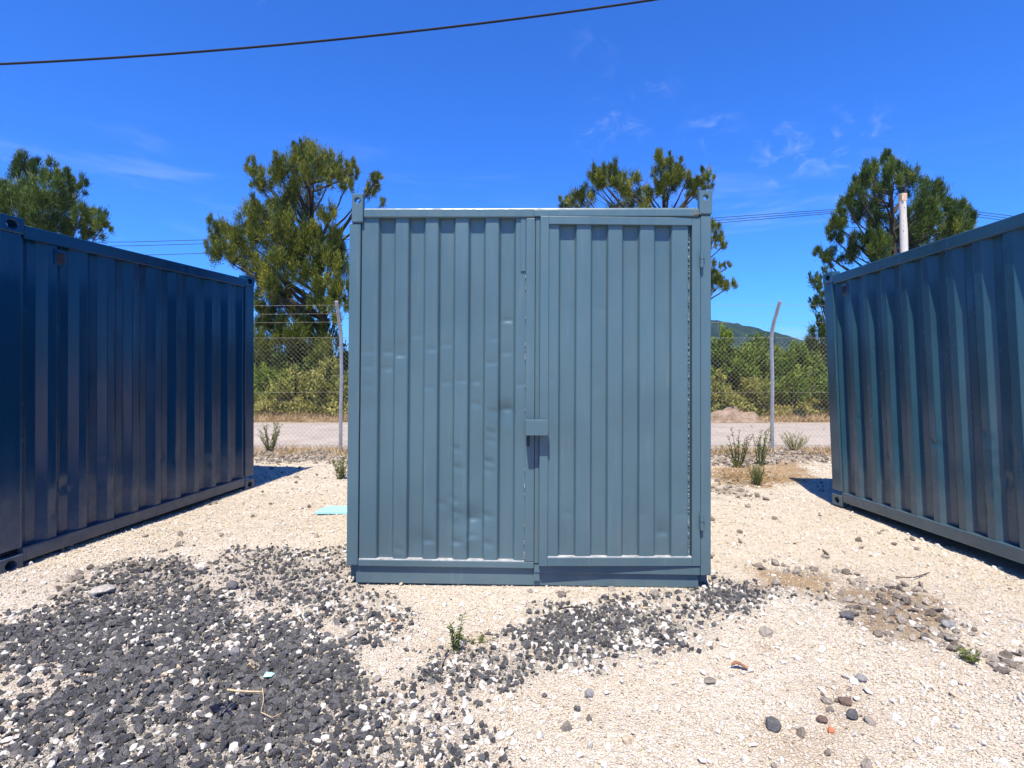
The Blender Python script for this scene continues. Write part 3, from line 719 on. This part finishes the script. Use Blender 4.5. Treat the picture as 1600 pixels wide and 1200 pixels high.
# ------------------------------------------------------------------ foliage
def leaf_mesh(name, C, Dv, L, W, tint, mat, parent, fold=.0):
    n = len(C); Dv = Dv/np.linalg.norm(Dv, axis=1, keepdims=True)
    rv = RNG.normal(size=(n, 3)); sd_ = np.cross(Dv, rv); sd_ /= np.linalg.norm(sd_, axis=1, keepdims=True)+1e-9
    L, W = L[:, None], W[:, None]
    V = np.stack([C, C+Dv*L*.45+sd_*W*.5, C+Dv*L, C+Dv*L*.45-sd_*W*.5], 1).reshape(-1, 3)
    me = bpy.data.meshes.new(name); me.vertices.add(4*n); me.vertices.foreach_set('co', V.astype(np.float32).ravel())
    me.loops.add(4*n); me.loops.foreach_set('vertex_index', np.arange(4*n, dtype=np.int32))
    me.polygons.add(n); me.polygons.foreach_set('loop_start', np.arange(0, 4*n, 4, dtype=np.int32)); me.update(calc_edges=True)
    a = me.attributes.new('tint', 'FLOAT', 'FACE'); a.data.foreach_set('value', np.clip(tint, 0, 1).astype(np.float32))
    return link(name, me, mat, parent)
def tufts(c, rx, rz, n, m, up=.8, lean=(0, 0, 0)):
    """n sprays in m tufts that fill an ellipsoid: centres, directions, tints"""
    u = RNG.normal(size=(m, 3)); u /= np.linalg.norm(u, axis=1, keepdims=True)
    rr = RNG.uniform(.25, 1.0, m)**.6; T = u*rr[:, None]*np.array([rx, rx, rz])
    tt = RNG.normal(.42, .20, m); sz = RNG.uniform(.14, .30, m)*rx
    k = RNG.integers(0, m, n); off = RNG.normal(size=(n, 3))*sz[k][:, None]*np.array([.55, .55, 1.25])
    P = T[k]+off; d = P/np.array([rx, rx, rz])*.75+RNG.normal(0, .55, (n, 3))+np.array([0, 0, up])+np.array(lean)
    return P+np.array(c), d, tt[k]+RNG.normal(0, .16, n)
def make_tree(name, label, trunk, clumps, Y, depth, mat, L=(.09, .21), W=(.013, .025), dens=13000, up=1.25, rt=.17, seed=0):
    rnd = random.Random(seed); basep = at(*trunk[0], Y); bz = float(gz(basep.x, Y))
    root = empty(name, (basep.x, Y, bz)); tag(root, label, 'tree'); o = Vector(root.location)
    tp = [Vector((basep.x, Y, bz-.3))]+[at(px, py, Y+rnd.uniform(-.25, .25)) for px, py in trunk[1:]]
    # finer trunk
    pts = []
    for a, b in zip(tp, tp[1:]):
        for j in range(4): pts.append(a.lerp(b, j/4)+Vector((rnd.uniform(-.03, .03), rnd.uniform(-.03, .03), 0)))
    pts.append(tp[-1]); n = len(pts)
    tr = MB().tube([p-o for p in pts], [rt*(1-i/n)**.8+.018 for i in range(n)], 9); limbs = MB()
    C, Dv, T = [], [], []
    for (px, py, r) in clumps:
        dy = rnd.uniform(-depth, depth); c = at(px, py, Y+dy); rw = r*(Y+dy)/F
        # limb: leaves the trunk well below the clump
        drop = rnd.uniform(.5, 1.5)+.45*abs(c.x-pts[n//2].x)
        j = min(range(n), key=lambda q: abs(pts[q].z-(c.z-drop)))
        a = pts[j]; mid_ = a.lerp(c, .55)+Vector((rnd.uniform(-.15, .15), rnd.uniform(-.15, .15), rnd.uniform(-.35, .05)))
        seg = []
        for q in range(9):
            t = q/8; seg.append((a*(1-t)**2+mid_*2*t*(1-t)+c*t*t)+Vector((rnd.uniform(-.03, .03), rnd.uniform(-.03, .03), rnd.uniform(-.03, .03)))*(1 if 0 < q < 8 else 0))
        r0 = min(.052, .014+.014*(c-a).length); limbs.tube([p-o for p in seg], [r0*(1-q/9)+.008 for q in range(9)], 5)
        for q in range(max(3, int(rw*9))):                         # twigs fanning into the clump
            e = c+Vector((rnd.gauss(0, .55), rnd.gauss(0, .55), rnd.gauss(.2, .7)))*rw*.9; s0 = seg[rnd.randint(5, 8)]
            limbs.tube([s0-o, s0.lerp(e, .5)-o+Vector((0, 0, -.03)), e-o], [.013, .009, .004], 3, cap=False)
        nn = int(dens*rw*rw)+60; p, d, t = tufts(tuple(c-o), rw*.98, rw*1.28, nn, max(7, int(30*rw)), up)
        C.append(p); Dv.append(d); T.append(t)
    t_o = tr.build('trunk', M['bark'], root, smooth=60); limbs.build('limbs', M['bark'], t_o, smooth=60)
    C, Dv, T = map(np.concatenate, (C, Dv, T)); n = len(C)
    leaf_mesh('crown', C, Dv, RNG.uniform(*L, n), RNG.uniform(*W, n), T, mat, root)
    return root
def Z(l, ox, oy, k, f=1.0): return [(x/k+ox, y/k+oy, r*f) for x, y, r in l]
make_tree('evergreen_tree', 'tall olive green feathery tree between the left and middle containers', [(508, 600), (506, 520), (500, 440), (490, 370), (484, 300), (478, 250)],
    Z([(365,250,12),(385,330,12),(460,330,15),(550,210,10),(545,280,14),(600,300,20),(650,110,8),(655,170,12),(700,190,20),(735,130,9),(750,260,26),(860,160,9),(870,220,15),(865,290,15),(940,290,16),(1000,235,9),(1010,280,9),
       (970,370,10),(1110,390,12),(1140,340,11),(1165,315,6),(600,400,26),(720,420,26),(400,500,16),(400,590,24),(450,620,24),(520,540,18),(130,590,8),(140,660,12),(230,690,20),(310,680,18),(330,760,24),(200,800,20),(150,760,14),(360,860,18),
       (600,690,32),(690,680,28),(560,620,20),(640,780,26),(850,560,15),(850,740,24),(930,740,20),(520,900,28),(460,960,24),(560,1010,20),(700,870,26),(850,880,30),(930,930,24),(820,1060,22),(940,1060,18),(560,1120,20),(440,1160,18),(680,1150,22),(900,1150,18),(1195,470,5)], 300, 200, 4.0)
    + [(420,510,24),(455,525,28),(500,520,26),(430,550,26),(475,555,28),(520,555,24),(405,540,20)], 19.5, 1.9, M['needle'], seed=1)
make_tree('evergreen_tree', 'green tree showing above the shaded left container', [(70, 600), (66, 480), (62, 400), (60, 330), (56, 280)],
    [(38,258,14),(30,280,18),(55,270,14),(78,268,15),(95,283,15),(118,282,12),(130,296,10),(15,300,20),(45,305,24),(75,305,24),(105,312,18),(25,330,26),(65,335,28),(100,340,24),(128,335,16),(150,342,14),(160,358,12),(140,360,14),(5,325,20),(-20,310,24),(-40,340,28),(60,370,26),(110,368,20),(20,375,28)], 20.5, 1.6, M['needle_dark'], seed=2)
make_tree('evergreen_tree', 'olive tree rising behind the roof of the middle container', [(1030, 600), (1034, 480), (1036, 400), (1038, 330), (1036, 275)],
    Z([(150,440,10),(205,430,12),(290,400,14),(350,350,14),(385,240,12),(390,310,14),(450,250,12),(500,230,12),(520,280,12),(550,360,18),(680,380,20),(665,280,7),(770,350,14),(820,110,7),(830,170,11),(900,140,7),(850,250,17),(960,190,12),(930,270,16),(880,340,18),(1020,310,16),(1060,370,14),(1150,250,10),(1180,300,9),(1120,310,10),
       (1230,630,11),(1250,690,10),(1210,740,8),(1290,755,6),(1225,930,9),(1225,1000,11),(1270,1040,11),(1330,1050,9),(1320,920,5),(1200,1090,6)], 850, 220, 4.616)
    + [(960,350,26),(1010,360,28),(1060,350,24),(990,420,28),(1050,430,28),(1080,400,18),(1000,480,26),(1070,480,22)], 20.0, 1.7, M['needle'], seed=3)
make_tree('evergreen_tree', 'dark green tree behind the wooden pole and the right container', [(1398, 600), (1400, 480), (1398, 410), (1394, 350), (1392, 290)],
    Z([(465,320,12),(480,370,12),(570,200,12),(570,270,18),(600,250,16),(680,130,9),(690,180,14),(740,190,12),(710,260,18),(820,240,12),(830,300,18),(935,320,10),(990,320,9),(960,390,20),(920,470,24),(900,560,24),(970,520,14),(880,640,20),(1090,430,14),(1140,440,10),(1130,510,18),(1220,490,9),(1230,540,14),(1110,590,20),(1060,650,16),(1180,590,16),
       (410,440,12),(420,500,16),(320,540,14),(330,590,14),(310,650,12),(240,750,10),(290,800,11),(250,800,7),(400,740,16),(490,700,18),(560,400,20),(480,430,14),(640,620,20),(680,720,24),(600,700,18),(600,520,14),(750,640,20),(780,560,14)], 1230, 220, 4.324)
    + [(1420,420,30),(1370,430,28),(1480,410,26),(1520,380,20)], 20.5, 1.7, M['needle_dark'], dens=14000, seed=4)
make_tree('evergreen_tree', 'small dark tree peeping past the far corner of the right container', [(1300, 600), (1300, 540), (1298, 480), (1296, 440)],
    [(1268,438,9),(1276,446,8),(1288,432,9),(1283,455,11),(1272,474,9),(1283,480,14),(1292,500,16),(1280,510,13),(1274,530,15),(1290,530,18),(1270,552,16),(1288,556,20),(1272,575,16),(1310,470,20),(1315,520,22),(1320,560,24)], 18.6, .9, M['needle_dark'], L=(.07, .15), dens=12000, rt=.10, seed=5)
def make_bush(name, label, px, py_top, Y, wpx, mat, L, W, n, seed, lobes=9, cat='shrub'):
    rnd = random.Random(seed); p = at(px, py_top, Y); bz = float(gz(p.x, Y)); root = empty(name, (p.x, Y, bz)); tag(root, label, cat, 'roadside shrubs')
    H = max(.4, p.z-bz); hw = wpx*Y/F/2; C, Dv, T = [], [], []; st = MB()
    for k in range(lobes):
        a = rnd.random()*6.283; q = rnd.random()**.5; h = H*rnd.uniform(.25, .80)*(1-.35*q); r = min(hw, H)*rnd.uniform(.30, .46)
        c = Vector((math.cos(a)*q*hw*.85, math.sin(a)*q*.9, h)); c.z = min(c.z, H-r*.9)
        if k == 0: c = Vector((0, 0, H-r))
        pp, d, t = tufts(tuple(c), r, r, n//lobes, 16, .55); C.append(pp); Dv.append(d); T.append(t)
        st.tube([(rnd.uniform(-.1, .1), rnd.uniform(-.1, .1), -.1), tuple(c*.5+Vector((0, 0, .1))), tuple(c)], [.03, .02, .008], 5)
    C, Dv, T = map(np.concatenate, (C, Dv, T)); k = C[:, 2] > .02; C, Dv, T = C[k], Dv[k], T[k]; m = len(C)
    st.build('stem', M['bark'], root, smooth=60); leaf_mesh('foliage', C, Dv, RNG.uniform(*L, m), RNG.uniform(*W, m), T, mat, root)
    return root
BL = ((.05, .11), (.03, .06)); B = make_bush
B('shrub', 'rounded green shrub right beside the middle container', 1128, 515, 17.6, 84, M['bush'], *BL, 15000, 21, 14)
B('shrub', 'green shrub behind the right fence post, under the hill', 1190, 522, 17.9, 96, M['bush'], *BL, 16000, 22, 14)
B('shrub', 'dark green shrub right of the fence post', 1245, 536, 17.7, 84, M['bush'], *BL, 13000, 23, 12)
B('shrub', 'low bright shrub at the far corner of the right container', 1285, 572, 16.9, 76, M['bush'], *BL, 10000, 24, 10)
B('shrub', 'yellow green low shrub at the foot of the bank beside the middle container', 1120, 583, 16.6, 66, M['bush_dry'], *BL, 6000, 25, 10)
B('shrub', 'yellow green low shrub just left of the right fence post', 1170, 590, 16.7, 76, M['bush_dry'], *BL, 6500, 26, 10)
B('shrub', 'low green shrub just right of the right fence post', 1235, 583, 16.7, 76, M['bush'], *BL, 6500, 27, 10)
B('shrub', 'leafy green shrub at the edge of the left container', 415, 575, 16.8, 80, M['bush'], *BL, 7000, 28, 10)
B('shrub', 'straggly yellow green shrub in the middle of the left gap', 462, 568, 16.9, 84, M['bush_dry'], *BL, 5500, 29, 10)
B('shrub', 'olive shrub behind the left fence post', 515, 560, 17.0, 80, M['bush_dry'], *BL, 6500, 30, 10)
B('shrub', 'dark shrub in shade under the tall left tree', 470, 530, 18.8, 110, M['needle_dark'], *BL, 9000, 31, 12)
B('shrub', 'dark shrub behind the shaded left container corner', 400, 535, 19.0, 90, M['needle_dark'], *BL, 8000, 32, 12)
B('shrub', 'dark shrub hidden partly by the middle container', 545, 540, 18.6, 80, M['needle_dark'], *BL, 8000, 33, 12)
for i, x in enumerate((600, 660, 720, 780, 840, 900, 960, 1020, 1075)):       # the hedge goes on behind the middle container
    pass

# dry grass along the bank and the fence foot (uncountable)
def blades(name, label, x, y, h, lean, mat, tint=None, wd=.007):
    n = len(x); C = np.stack([x, y, gz(x, y)-.01], -1); d = np.stack([RNG.normal(0, lean, n), RNG.normal(0, lean, n), np.ones(n)], -1)
    o = leaf_mesh(name, C, d, h, np.full(n, wd)*RNG.uniform(.7, 1.5, n), RNG.random(n) if tint is None else tint, mat, None)
    return tag(o, label, 'grass', kind='stuff')
n = 42000; x = RNG.uniform(-9, 9.5, n); y = 15.75+RNG.random(n)**1.3*2.3
k = RNG.random(n) < np.clip((fbm(x*1.3, y*1.3)-.3)*3, .1, 1); x, y = x[k], y[k]
blades('dry_grass', 'dry straw coloured grass along the bank beyond the road', x, y, RNG.uniform(.05, .30, len(x)), .8, M['straw'], wd=.013)
def scrub(name, label, n, lo, hi, mat, y0, y1, seed):
    x = RNG.uniform(-8.5, 9.5, n); y = RNG.uniform(y0, y1, n); h = hi*np.clip((fbm(x*.9+seed, y*.9)-.25)*1.9, .12, 1); f = RNG.random(n)**.7
    C = np.stack([x, y, gz(x, y)+lo+h*f], -1); d = RNG.normal(0, .7, (n, 3))+np.array([0, -.15, .8])
    o = leaf_mesh(name, C, d, RNG.uniform(.05, .12, n), RNG.uniform(.03, .055, n), np.clip(.25+.5*f+RNG.normal(0, .18, n)+.5*(fbm(x*1.7+seed, y*1.7)-.5), 0, 1), mat, None)
    return tag(o, label, 'scrub', kind='stuff')
scrub('ground_scrub', 'low yellow green scrub covering the foot of the bank', 30000, 0, .55, M['bush_dry'], 16.2, 17.2, 3)
scrub('ground_scrub', 'tangled green scrub covering the upper bank behind the fence', 60000, 0, 1.15, M['bush'], 17.0, 18.6, 8)
n = 9000; x = np.concatenate([RNG.uniform(-6, -1.5, n//2), RNG.uniform(2.2, 6.5, n//2)]); y = 9.6+RNG.normal(0, .32, len(x))
k = RNG.random(len(x)) < np.clip((fbm(x*2.1+5, y*2.1)-.42)*4, 0, 1); x, y = x[k], y[k]
blades('dry_grass', 'thin dry grass along the foot of the chain link fence', x, y, RNG.uniform(.04, .20, len(x)), .7, M['straw'], wd=.006)
a = gnd(1185, 742); n = 1500
blades('straw_litter', 'flattened straw on orange soil around the right hand weeds', a.x+RNG.normal(0, .35, n)-.2, a.y+RNG.normal(0, .22, n), RNG.uniform(.05, .22, n), 2.6, M['straw'], wd=.005)

# ------------------------------------------------------------------ weeds
def weed(name, label, px, py, h, stems, spread, leafn, LL, WW, mat, seed, up=.5, cat='plant', group=None):
    rnd = random.Random(seed); g = gnd(px, py); g.z = float(gz(g.x, g.y)); root = empty(name, g); tag(root, label, cat, group)
    st = MB(); C, Dv, T = [], [], []
    for s in range(stems):
        a = rnd.random()*6.283; hh_ = h*rnd.uniform(.55, 1) if s else h; e = Vector((math.cos(a)*spread*rnd.random()**.6, math.sin(a)*spread*rnd.random()**.6, hh_)); b0 = Vector((math.cos(a)*spread*.15, math.sin(a)*spread*.15, -.01))
        mp = b0.lerp(e, .5)+Vector((rnd.uniform(-.2, .2)*spread, rnd.uniform(-.2, .2)*spread, hh_*.08)); seg = [b0*(1-t)**2+mp*2*t*(1-t)+e*t*t for t in [i/6 for i in range(7)]]
        st.tube(seg, [max(.0012, .012*h*(1-i/7)+.001) for i in range(7)], 5)
        for q in range(leafn):
            t = rnd.uniform(.08, 1.0); i = min(5, int(t*6)); p = seg[i].lerp(seg[i+1], t*6-i); aa = rnd.random()*6.283
            C.append(tuple(p)); Dv.append((math.cos(aa), math.sin(aa), up+rnd.uniform(-.2, .5))); T.append(rnd.gauss(.45, .2))
    m = len(C); st.build('stem', M['stem'], root, smooth=60)
    leaf_mesh('leaves', np.array(C), np.array(Dv), RNG.uniform(.6, 1.1, m)*LL, RNG.uniform(.7, 1.1, m)*WW, np.array(T), mat, root)
    return root
weed('seedling', 'small spiky green seedling growing in the gravel before the container', 713, 1022, .175, 6, .05, 40, .030, .007, M['needle_dark'], 1, .35)
weed('seedling', 'flat green weed tuft on the gravel at the lower right', 1514, 1030, .05, 9, .07, 16, .035, .008, M['weed'], 2, .3)
weed('weed', 'leafy weed at the far corner of the left container', 422, 705, .52, 16, .28, 40, .055, .013, M['weed'], 3, .6)
weed('weed', 'low dull green weed against the left side of the middle container', 531, 748, .30, 14, .16, 40, .05, .010, M['weed'], 4, .7)
weed('weed', 'tall leafy weed beside the right edge of the middle container', 1153, 728, .60, 13, .30, 40, .05, .014, M['weed'], 5, .5)
weed('weed', 'upright leafy weed left of the right fence post', 1187, 725, .58, 12, .22, 38, .05, .014, M['weed'], 6, .6)
weed('grass_tuft', 'thin green grass tuft in front of the right weeds', 1183, 752, .28, 40, .12, 5, .12, .006, M['weed'], 7, 1.6)
weed('grass_tuft', 'dry yellow grass tuft right of the right fence post', 1240, 704, .30, 30, .30, 10, .12, .008, M['bush_dry'], 8, 1.2)
weed('weed', 'sparse green runner beside the seedling', 745, 1008, .03, 7, .10, 20, .018, .006, M['weed'], 9, .4)

# ------------------------------------------------------------------ loose things on the ground
def hull(name, label, px, py, w, hgt, mat, seed, cat='stone', group=None, dep=None):
    rnd = random.Random(seed); g = gnd(px, py); g.z = float(gz(g.x, g.y)); bm = bmesh.new()
    for k in range(34):
        v = Vector((rnd.gauss(0, 1), rnd.gauss(0, 1), rnd.gauss(0, 1))).normalized()*rnd.uniform(.85, 1.05); bm.verts.new((v.x*w/2, v.y*(dep or w)*.42, v.z*hgt/2+hgt*.36))
    r = bmesh.ops.convex_hull(bm, input=bm.verts[:]); bmesh.ops.delete(bm, geom=[e for e in r['geom_interior'] if isinstance(e, bmesh.types.BMVert)], context='VERTS')
    bmesh.ops.recalc_face_normals(bm, faces=bm.faces[:])
    me = bpy.data.meshes.new(name); bm.to_mesh(me); bm.free(); o = link(name, me, mat, None, .004); o.location = g; o.rotation_euler = (0, 0, rnd.uniform(-.4, .4))
    return tag(o, label, cat, group)
def stone_one(name, col):
    t = NT(name); P = t.pos()
    c = t.mix(1, col, t.ramp(t.noise(40, 5, .7, P), .25, .75, .65, 1.3), 'MULTIPLY')
    return t.set(base=c, rough=.92, normal=t.bump(t.noise(120, 6, .7, P), .8, .01), spec=.25)
DG = stone_one('dark stone', (.12, .118, .12)); LG = stone_one('grey stone', (.26, .25, .245)); PB = stone_one('pale beige stone', (.60, .52, .43)); BR = stone_one('brown stone', (.15, .10, .08))
G = 'loose stones on the pale gravel'
hull('stone', 'grey stone alone on pale gravel right of the seedling', 920, 1089, .050, .040, LG, 1, group=G)
hull('stone', 'small dark stone just below the lone grey stone', 902, 1114, .032, .028, DG, 2, group=G)
hull('stone', 'tiny dark stone left of the lone grey stone', 851, 1092, .026, .022, DG, 3, group=G)
hull('stone', 'pitted dark stone near the bottom edge right of centre', 1208, 1138, .078, .052, DG, 4, group=G)
hull('stone', 'grey stone on pale gravel left of the flat weed tuft', 1345, 1062, .062, .036, LG, 5, group=G)
hull('stone', 'long brown stone below the rubble patch at lower right', 1320, 1098, .065, .034, BR, 6, group=G)
hull('stone', 'dark stone beside the orange chip at lower right', 1332, 1122, .055, .046, DG, 7, group=G)
hull('stone', 'dark brown stone left of the orange chip', 1284, 1126, .050, .030, BR, 8, group=G)
hull('stone', 'large dark stone near the front left corner of the middle container', 363, 922, .085, .065, DG, 9, group=G)
hull('stone', 'rounded pale beige stone by the heap of grey rubble', 316, 889, .090, .065, PB, 10, group=G)
hull('stone', 'broad dusty grey stone on the heap near the left container', 160, 925, .16, .07, stone_one('dusty stone', (.40, .36, .32)), 11, group=G)
hull('stone', 'round grey stone in the dark gravel near the navy scrap', 366, 1026, .062, .055, LG, 12, group=G)
hull('stone', 'dark grey stone on the left rim of the brown rubble', 1322, 966, .085, .055, DG, 13, group=G)
hull('stone', 'grey stone on the right rim of the brown rubble', 1482, 973, .09, .05, LG, 14, group=G)
hull('brick_chip', 'small orange brick chip at lower right', 1298, 1143, .032, .026, M['orange'], 15, cat='chip')
mb_ = MB(); n = 26; mp_ = at(1143, 655, 16.0)
for j in range(n):
    for i in range(n):
        u, v = i/(n-1)*2-1, j/(n-1)*2-1; h = max(0, 1-u*u-v*v)**.7*(.62+.5*mnoise.noise(Vector((u*1.7, v*1.7, 4))))+.10*mnoise.noise(Vector((u*6, v*6, 1)))*max(0, 1-u*u-v*v)
        mb_.v.append((u*.85, v*.55, h*.55-.05))
mb_.f = [(j*n+i, j*n+i+1, (j+1)*n+i+1, (j+1)*n+i) for j in range(n-1) for i in range(n-1)]
def mound_mat():
    t = NT('dry earth heap'); P = t.pos(); c = t.mix(t.ramp(t.noise(5, 6, .7, P), .3, .7), (.17, .115, .075), (.36, .27, .20))
    return t.set(base=c, rough=.95, normal=t.bump(t.noise(14, 6, .7, P), .8, .06), spec=.1)
o = mb_.build('earth_mound', mound_mat(), smooth=40); o.location = (mp_.x, 16.05, float(gz(mp_.x, 16.05))+.02)
tag(o, 'bare pinkish heap of earth at the roadside left of the right fence post', 'mound')
def sheet_leaf(name, label, px, py, L_, W_, mat, rz, seed, cat='leaf'):
    rnd = random.Random(seed); g = gnd(px, py); g.z = float(gz(g.x, g.y))+.012; m = MB(); n = 8
    for i in range(n+1):
        t = i/n; w = W_*math.sin(math.pi*min(.97, max(.04, t)))**.7/2; x_ = (t-.5)*L_; z_ = .012*math.sin(t*5)+.01*t
        m.v += [(x_, -w, z_+.008), (x_, 0, z_), (x_, w, z_+.010*rnd.uniform(.6, 1.4))]
    m.f = [(i*3+j, i*3+3+j, i*3+4+j, i*3+1+j) for i in range(n) for j in range(2)]
    o = m.build(name, mat, smooth=180); o.location = g; o.rotation_euler = (rnd.uniform(-.2, .2), rnd.uniform(-.15, .15), rz)
    so = o.modifiers.new('thick', 'SOLIDIFY'); so.thickness = .0015
    return tag(o, label, cat)
sheet_leaf('dry_leaf', 'curled reddish brown dry leaf on pale gravel at lower right', 1157, 1048, .085, .030, M['brown_leaf'], -.15, 1)
sheet_leaf('dry_leaf', 'small dark brown dry leaf left of the seedling', 614, 976, .045, .022, M['brown_leaf'], .6, 2)
sheet_leaf('dry_leaf', 'tiny orange dry leaf among the dark gravel', 391, 1047, .040, .016, M['twig'], .2, 3)
# turquoise cover lying beside the container
g = gnd(519, 806); g.z = float(gz(g.x, g.y))
tp_ = MB(); tp_.add([(-.17, 0, 0), (.30, 0, 0), (.34, .22, 0), (-.12, .22, 0), (-.17, 0, .032), (.30, 0, .032), (.34, .22, .032), (-.12, .22, .032)], [(0,3,2,1),(4,5,6,7),(0,1,5,4),(1,2,6,5),(2,3,7,6),(3,0,4,7)])
tp_.add([(-.14, .02, .0335), (.28, .02, .0335), (.31, .20, .0335), (-.10, .20, .0335), (-.13, .03, .038), (.27, .03, .038), (.30, .19, .038), (-.09, .19, .038)], [(4,5,6,7),(0,1,5,4),(1,2,6,5),(2,3,7,6),(3,0,4,7)])
o = tp_.build('plastic_cover', M['teal_plastic'], bevel=.006); o.location = g+Vector((0, 0, .008)); tag(o, 'flat turquoise plastic cover on the gravel left of the middle container', 'cover')
# small scrap, navy rag, dry twigs
g = gnd(420, 1066); g.z = float(gz(g.x, g.y))+.03
o = MB().add([(-.022, -.012, 0), (.018, -.014, .004), (.026, .004, .008), (.006, .016, .006), (-.016, .010, .012), (-.022, -.012, -.003), (.018, -.014, .001), (.026, .004, .005), (.006, .016, .003), (-.016, .010, .009)],
    [(0,1,2,3,4), (9,8,7,6,5), (0,5,6,1), (1,6,7,2), (2,7,8,3), (3,8,9,4), (4,9,5,0)]).build('plastic_scrap', simple('mint plastic', (.36, .68, .62), .5), bevel=.001); o.location = g
tag(o, 'small mint green plastic scrap in the dark gravel', 'scrap')
g = gnd(350, 1115); g.z = float(gz(g.x, g.y)); rg = MB(); n = 16
for j in range(n):
    for i in range(n):
        u, v = i/(n-1)-.5, j/(n-1)-.5; rg.v.append((u*.13+.02*math.sin(v*9), v*.10+.015*math.sin(u*11), .022+.030*mnoise.noise(Vector((u*5, v*5, 2.2)))+.014*mnoise.noise(Vector((u*14, v*14, 7)))-.03*(u*u+v*v)))
rg.f = [(j*n+i, j*n+i+1, (j+1)*n+i+1, (j+1)*n+i) for j in range(n-1) for i in range(n-1)]
o = rg.build('plastic_rag', M['fabric'], smooth=50); o.location = g+Vector((0, 0, .006)); so = o.modifiers.new('thick', 'SOLIDIFY'); so.thickness = .002
o.scale = (.7, .7, .8); tag(o, 'crumpled dark navy plastic rag under a pale stick in the gravel', 'rag')
def twig(label, pts, r, mat=None):
    w = []
    for px, py, h in pts:
        p = gnd(px, py); p.z = float(gz(p.x, p.y))+h; w.append(p)
    o_ = w[0].copy(); o = MB().tube([p-o_ for p in w], [r*(1-.4*i/len(w)) for i in range(len(w))], 7).build('twig', mat or M['twig'], smooth=60); o.location = o_
    return tag(o, label, 'twig', 'dry twigs on the gravel')
twig('pale dry stick lying over the navy rag', [(355, 1095, .045), (372, 1097, .042), (392, 1098, .042), (413, 1097, .038)], .0045)
twig('thin forked dry stem right of the navy rag', [(410, 1096, .05), (412, 1110, .035), (408, 1128, .03)], .0022)
twig('thin pale dry stem below the navy rag', [(408, 1132, .035), (425, 1138, .03), (440, 1133, .035)], .002)
twig('leaning grey dry stalk left of the seedling', [(688, 1056, .012), (692, 1040, .03), (700, 1024, .03)], .004, stone_one('grey stalk', (.30, .24, .18)))
twig('thin brown twig on pale gravel behind the rubble patch', [(1400, 896, .015), (1428, 897, .02), (1452, 887, .015)], .004, M['bark'])
twig('dark twig across the dark gravel strip', [(872, 963, .04), (890, 961, .045), (912, 960, .04)], .005, M['bark'])
# low white wall glimpsed behind the shrubs
a = at(392, 566, 26); b = at(452, 566, 26)
wm = MB().box(0, b.x-a.x+1.2, 0, .3, -1.2, .12).box(-.05, b.x-a.x+1.25, -.05, .35, .122, .22); o = wm.build('garden_wall', M['white_wall'], bevel=.01); o.location = (a.x-1, 26, a.z-.2)
tag(o, 'low white wall glimpsed behind the shrubs in the left gap', 'wall')

# thin summer haze in the air
hz = MB().box(-1600, 1600, -60, 2600, -1.6, 75).build('haze', None); hm = bpy.data.materials.new('thin haze'); hm.use_nodes = True
hm.node_tree.nodes.clear(); ho_ = hm.node_tree.nodes.new('ShaderNodeOutputMaterial'); pv = hm.node_tree.nodes.new('ShaderNodeVolumePrincipled')
pv.inputs['Color'].default_value = (.45, .70, 1, 1); pv.inputs['Density'].default_value = .00024; pv.inputs['Anisotropy'].default_value = .2
hm.node_tree.links.new(pv.outputs[0], ho_.inputs['Volume']); hz.data.materials.append(hm); tag(hz, 'thin pale blue haze over the far hill', 'haze', kind='stuff')
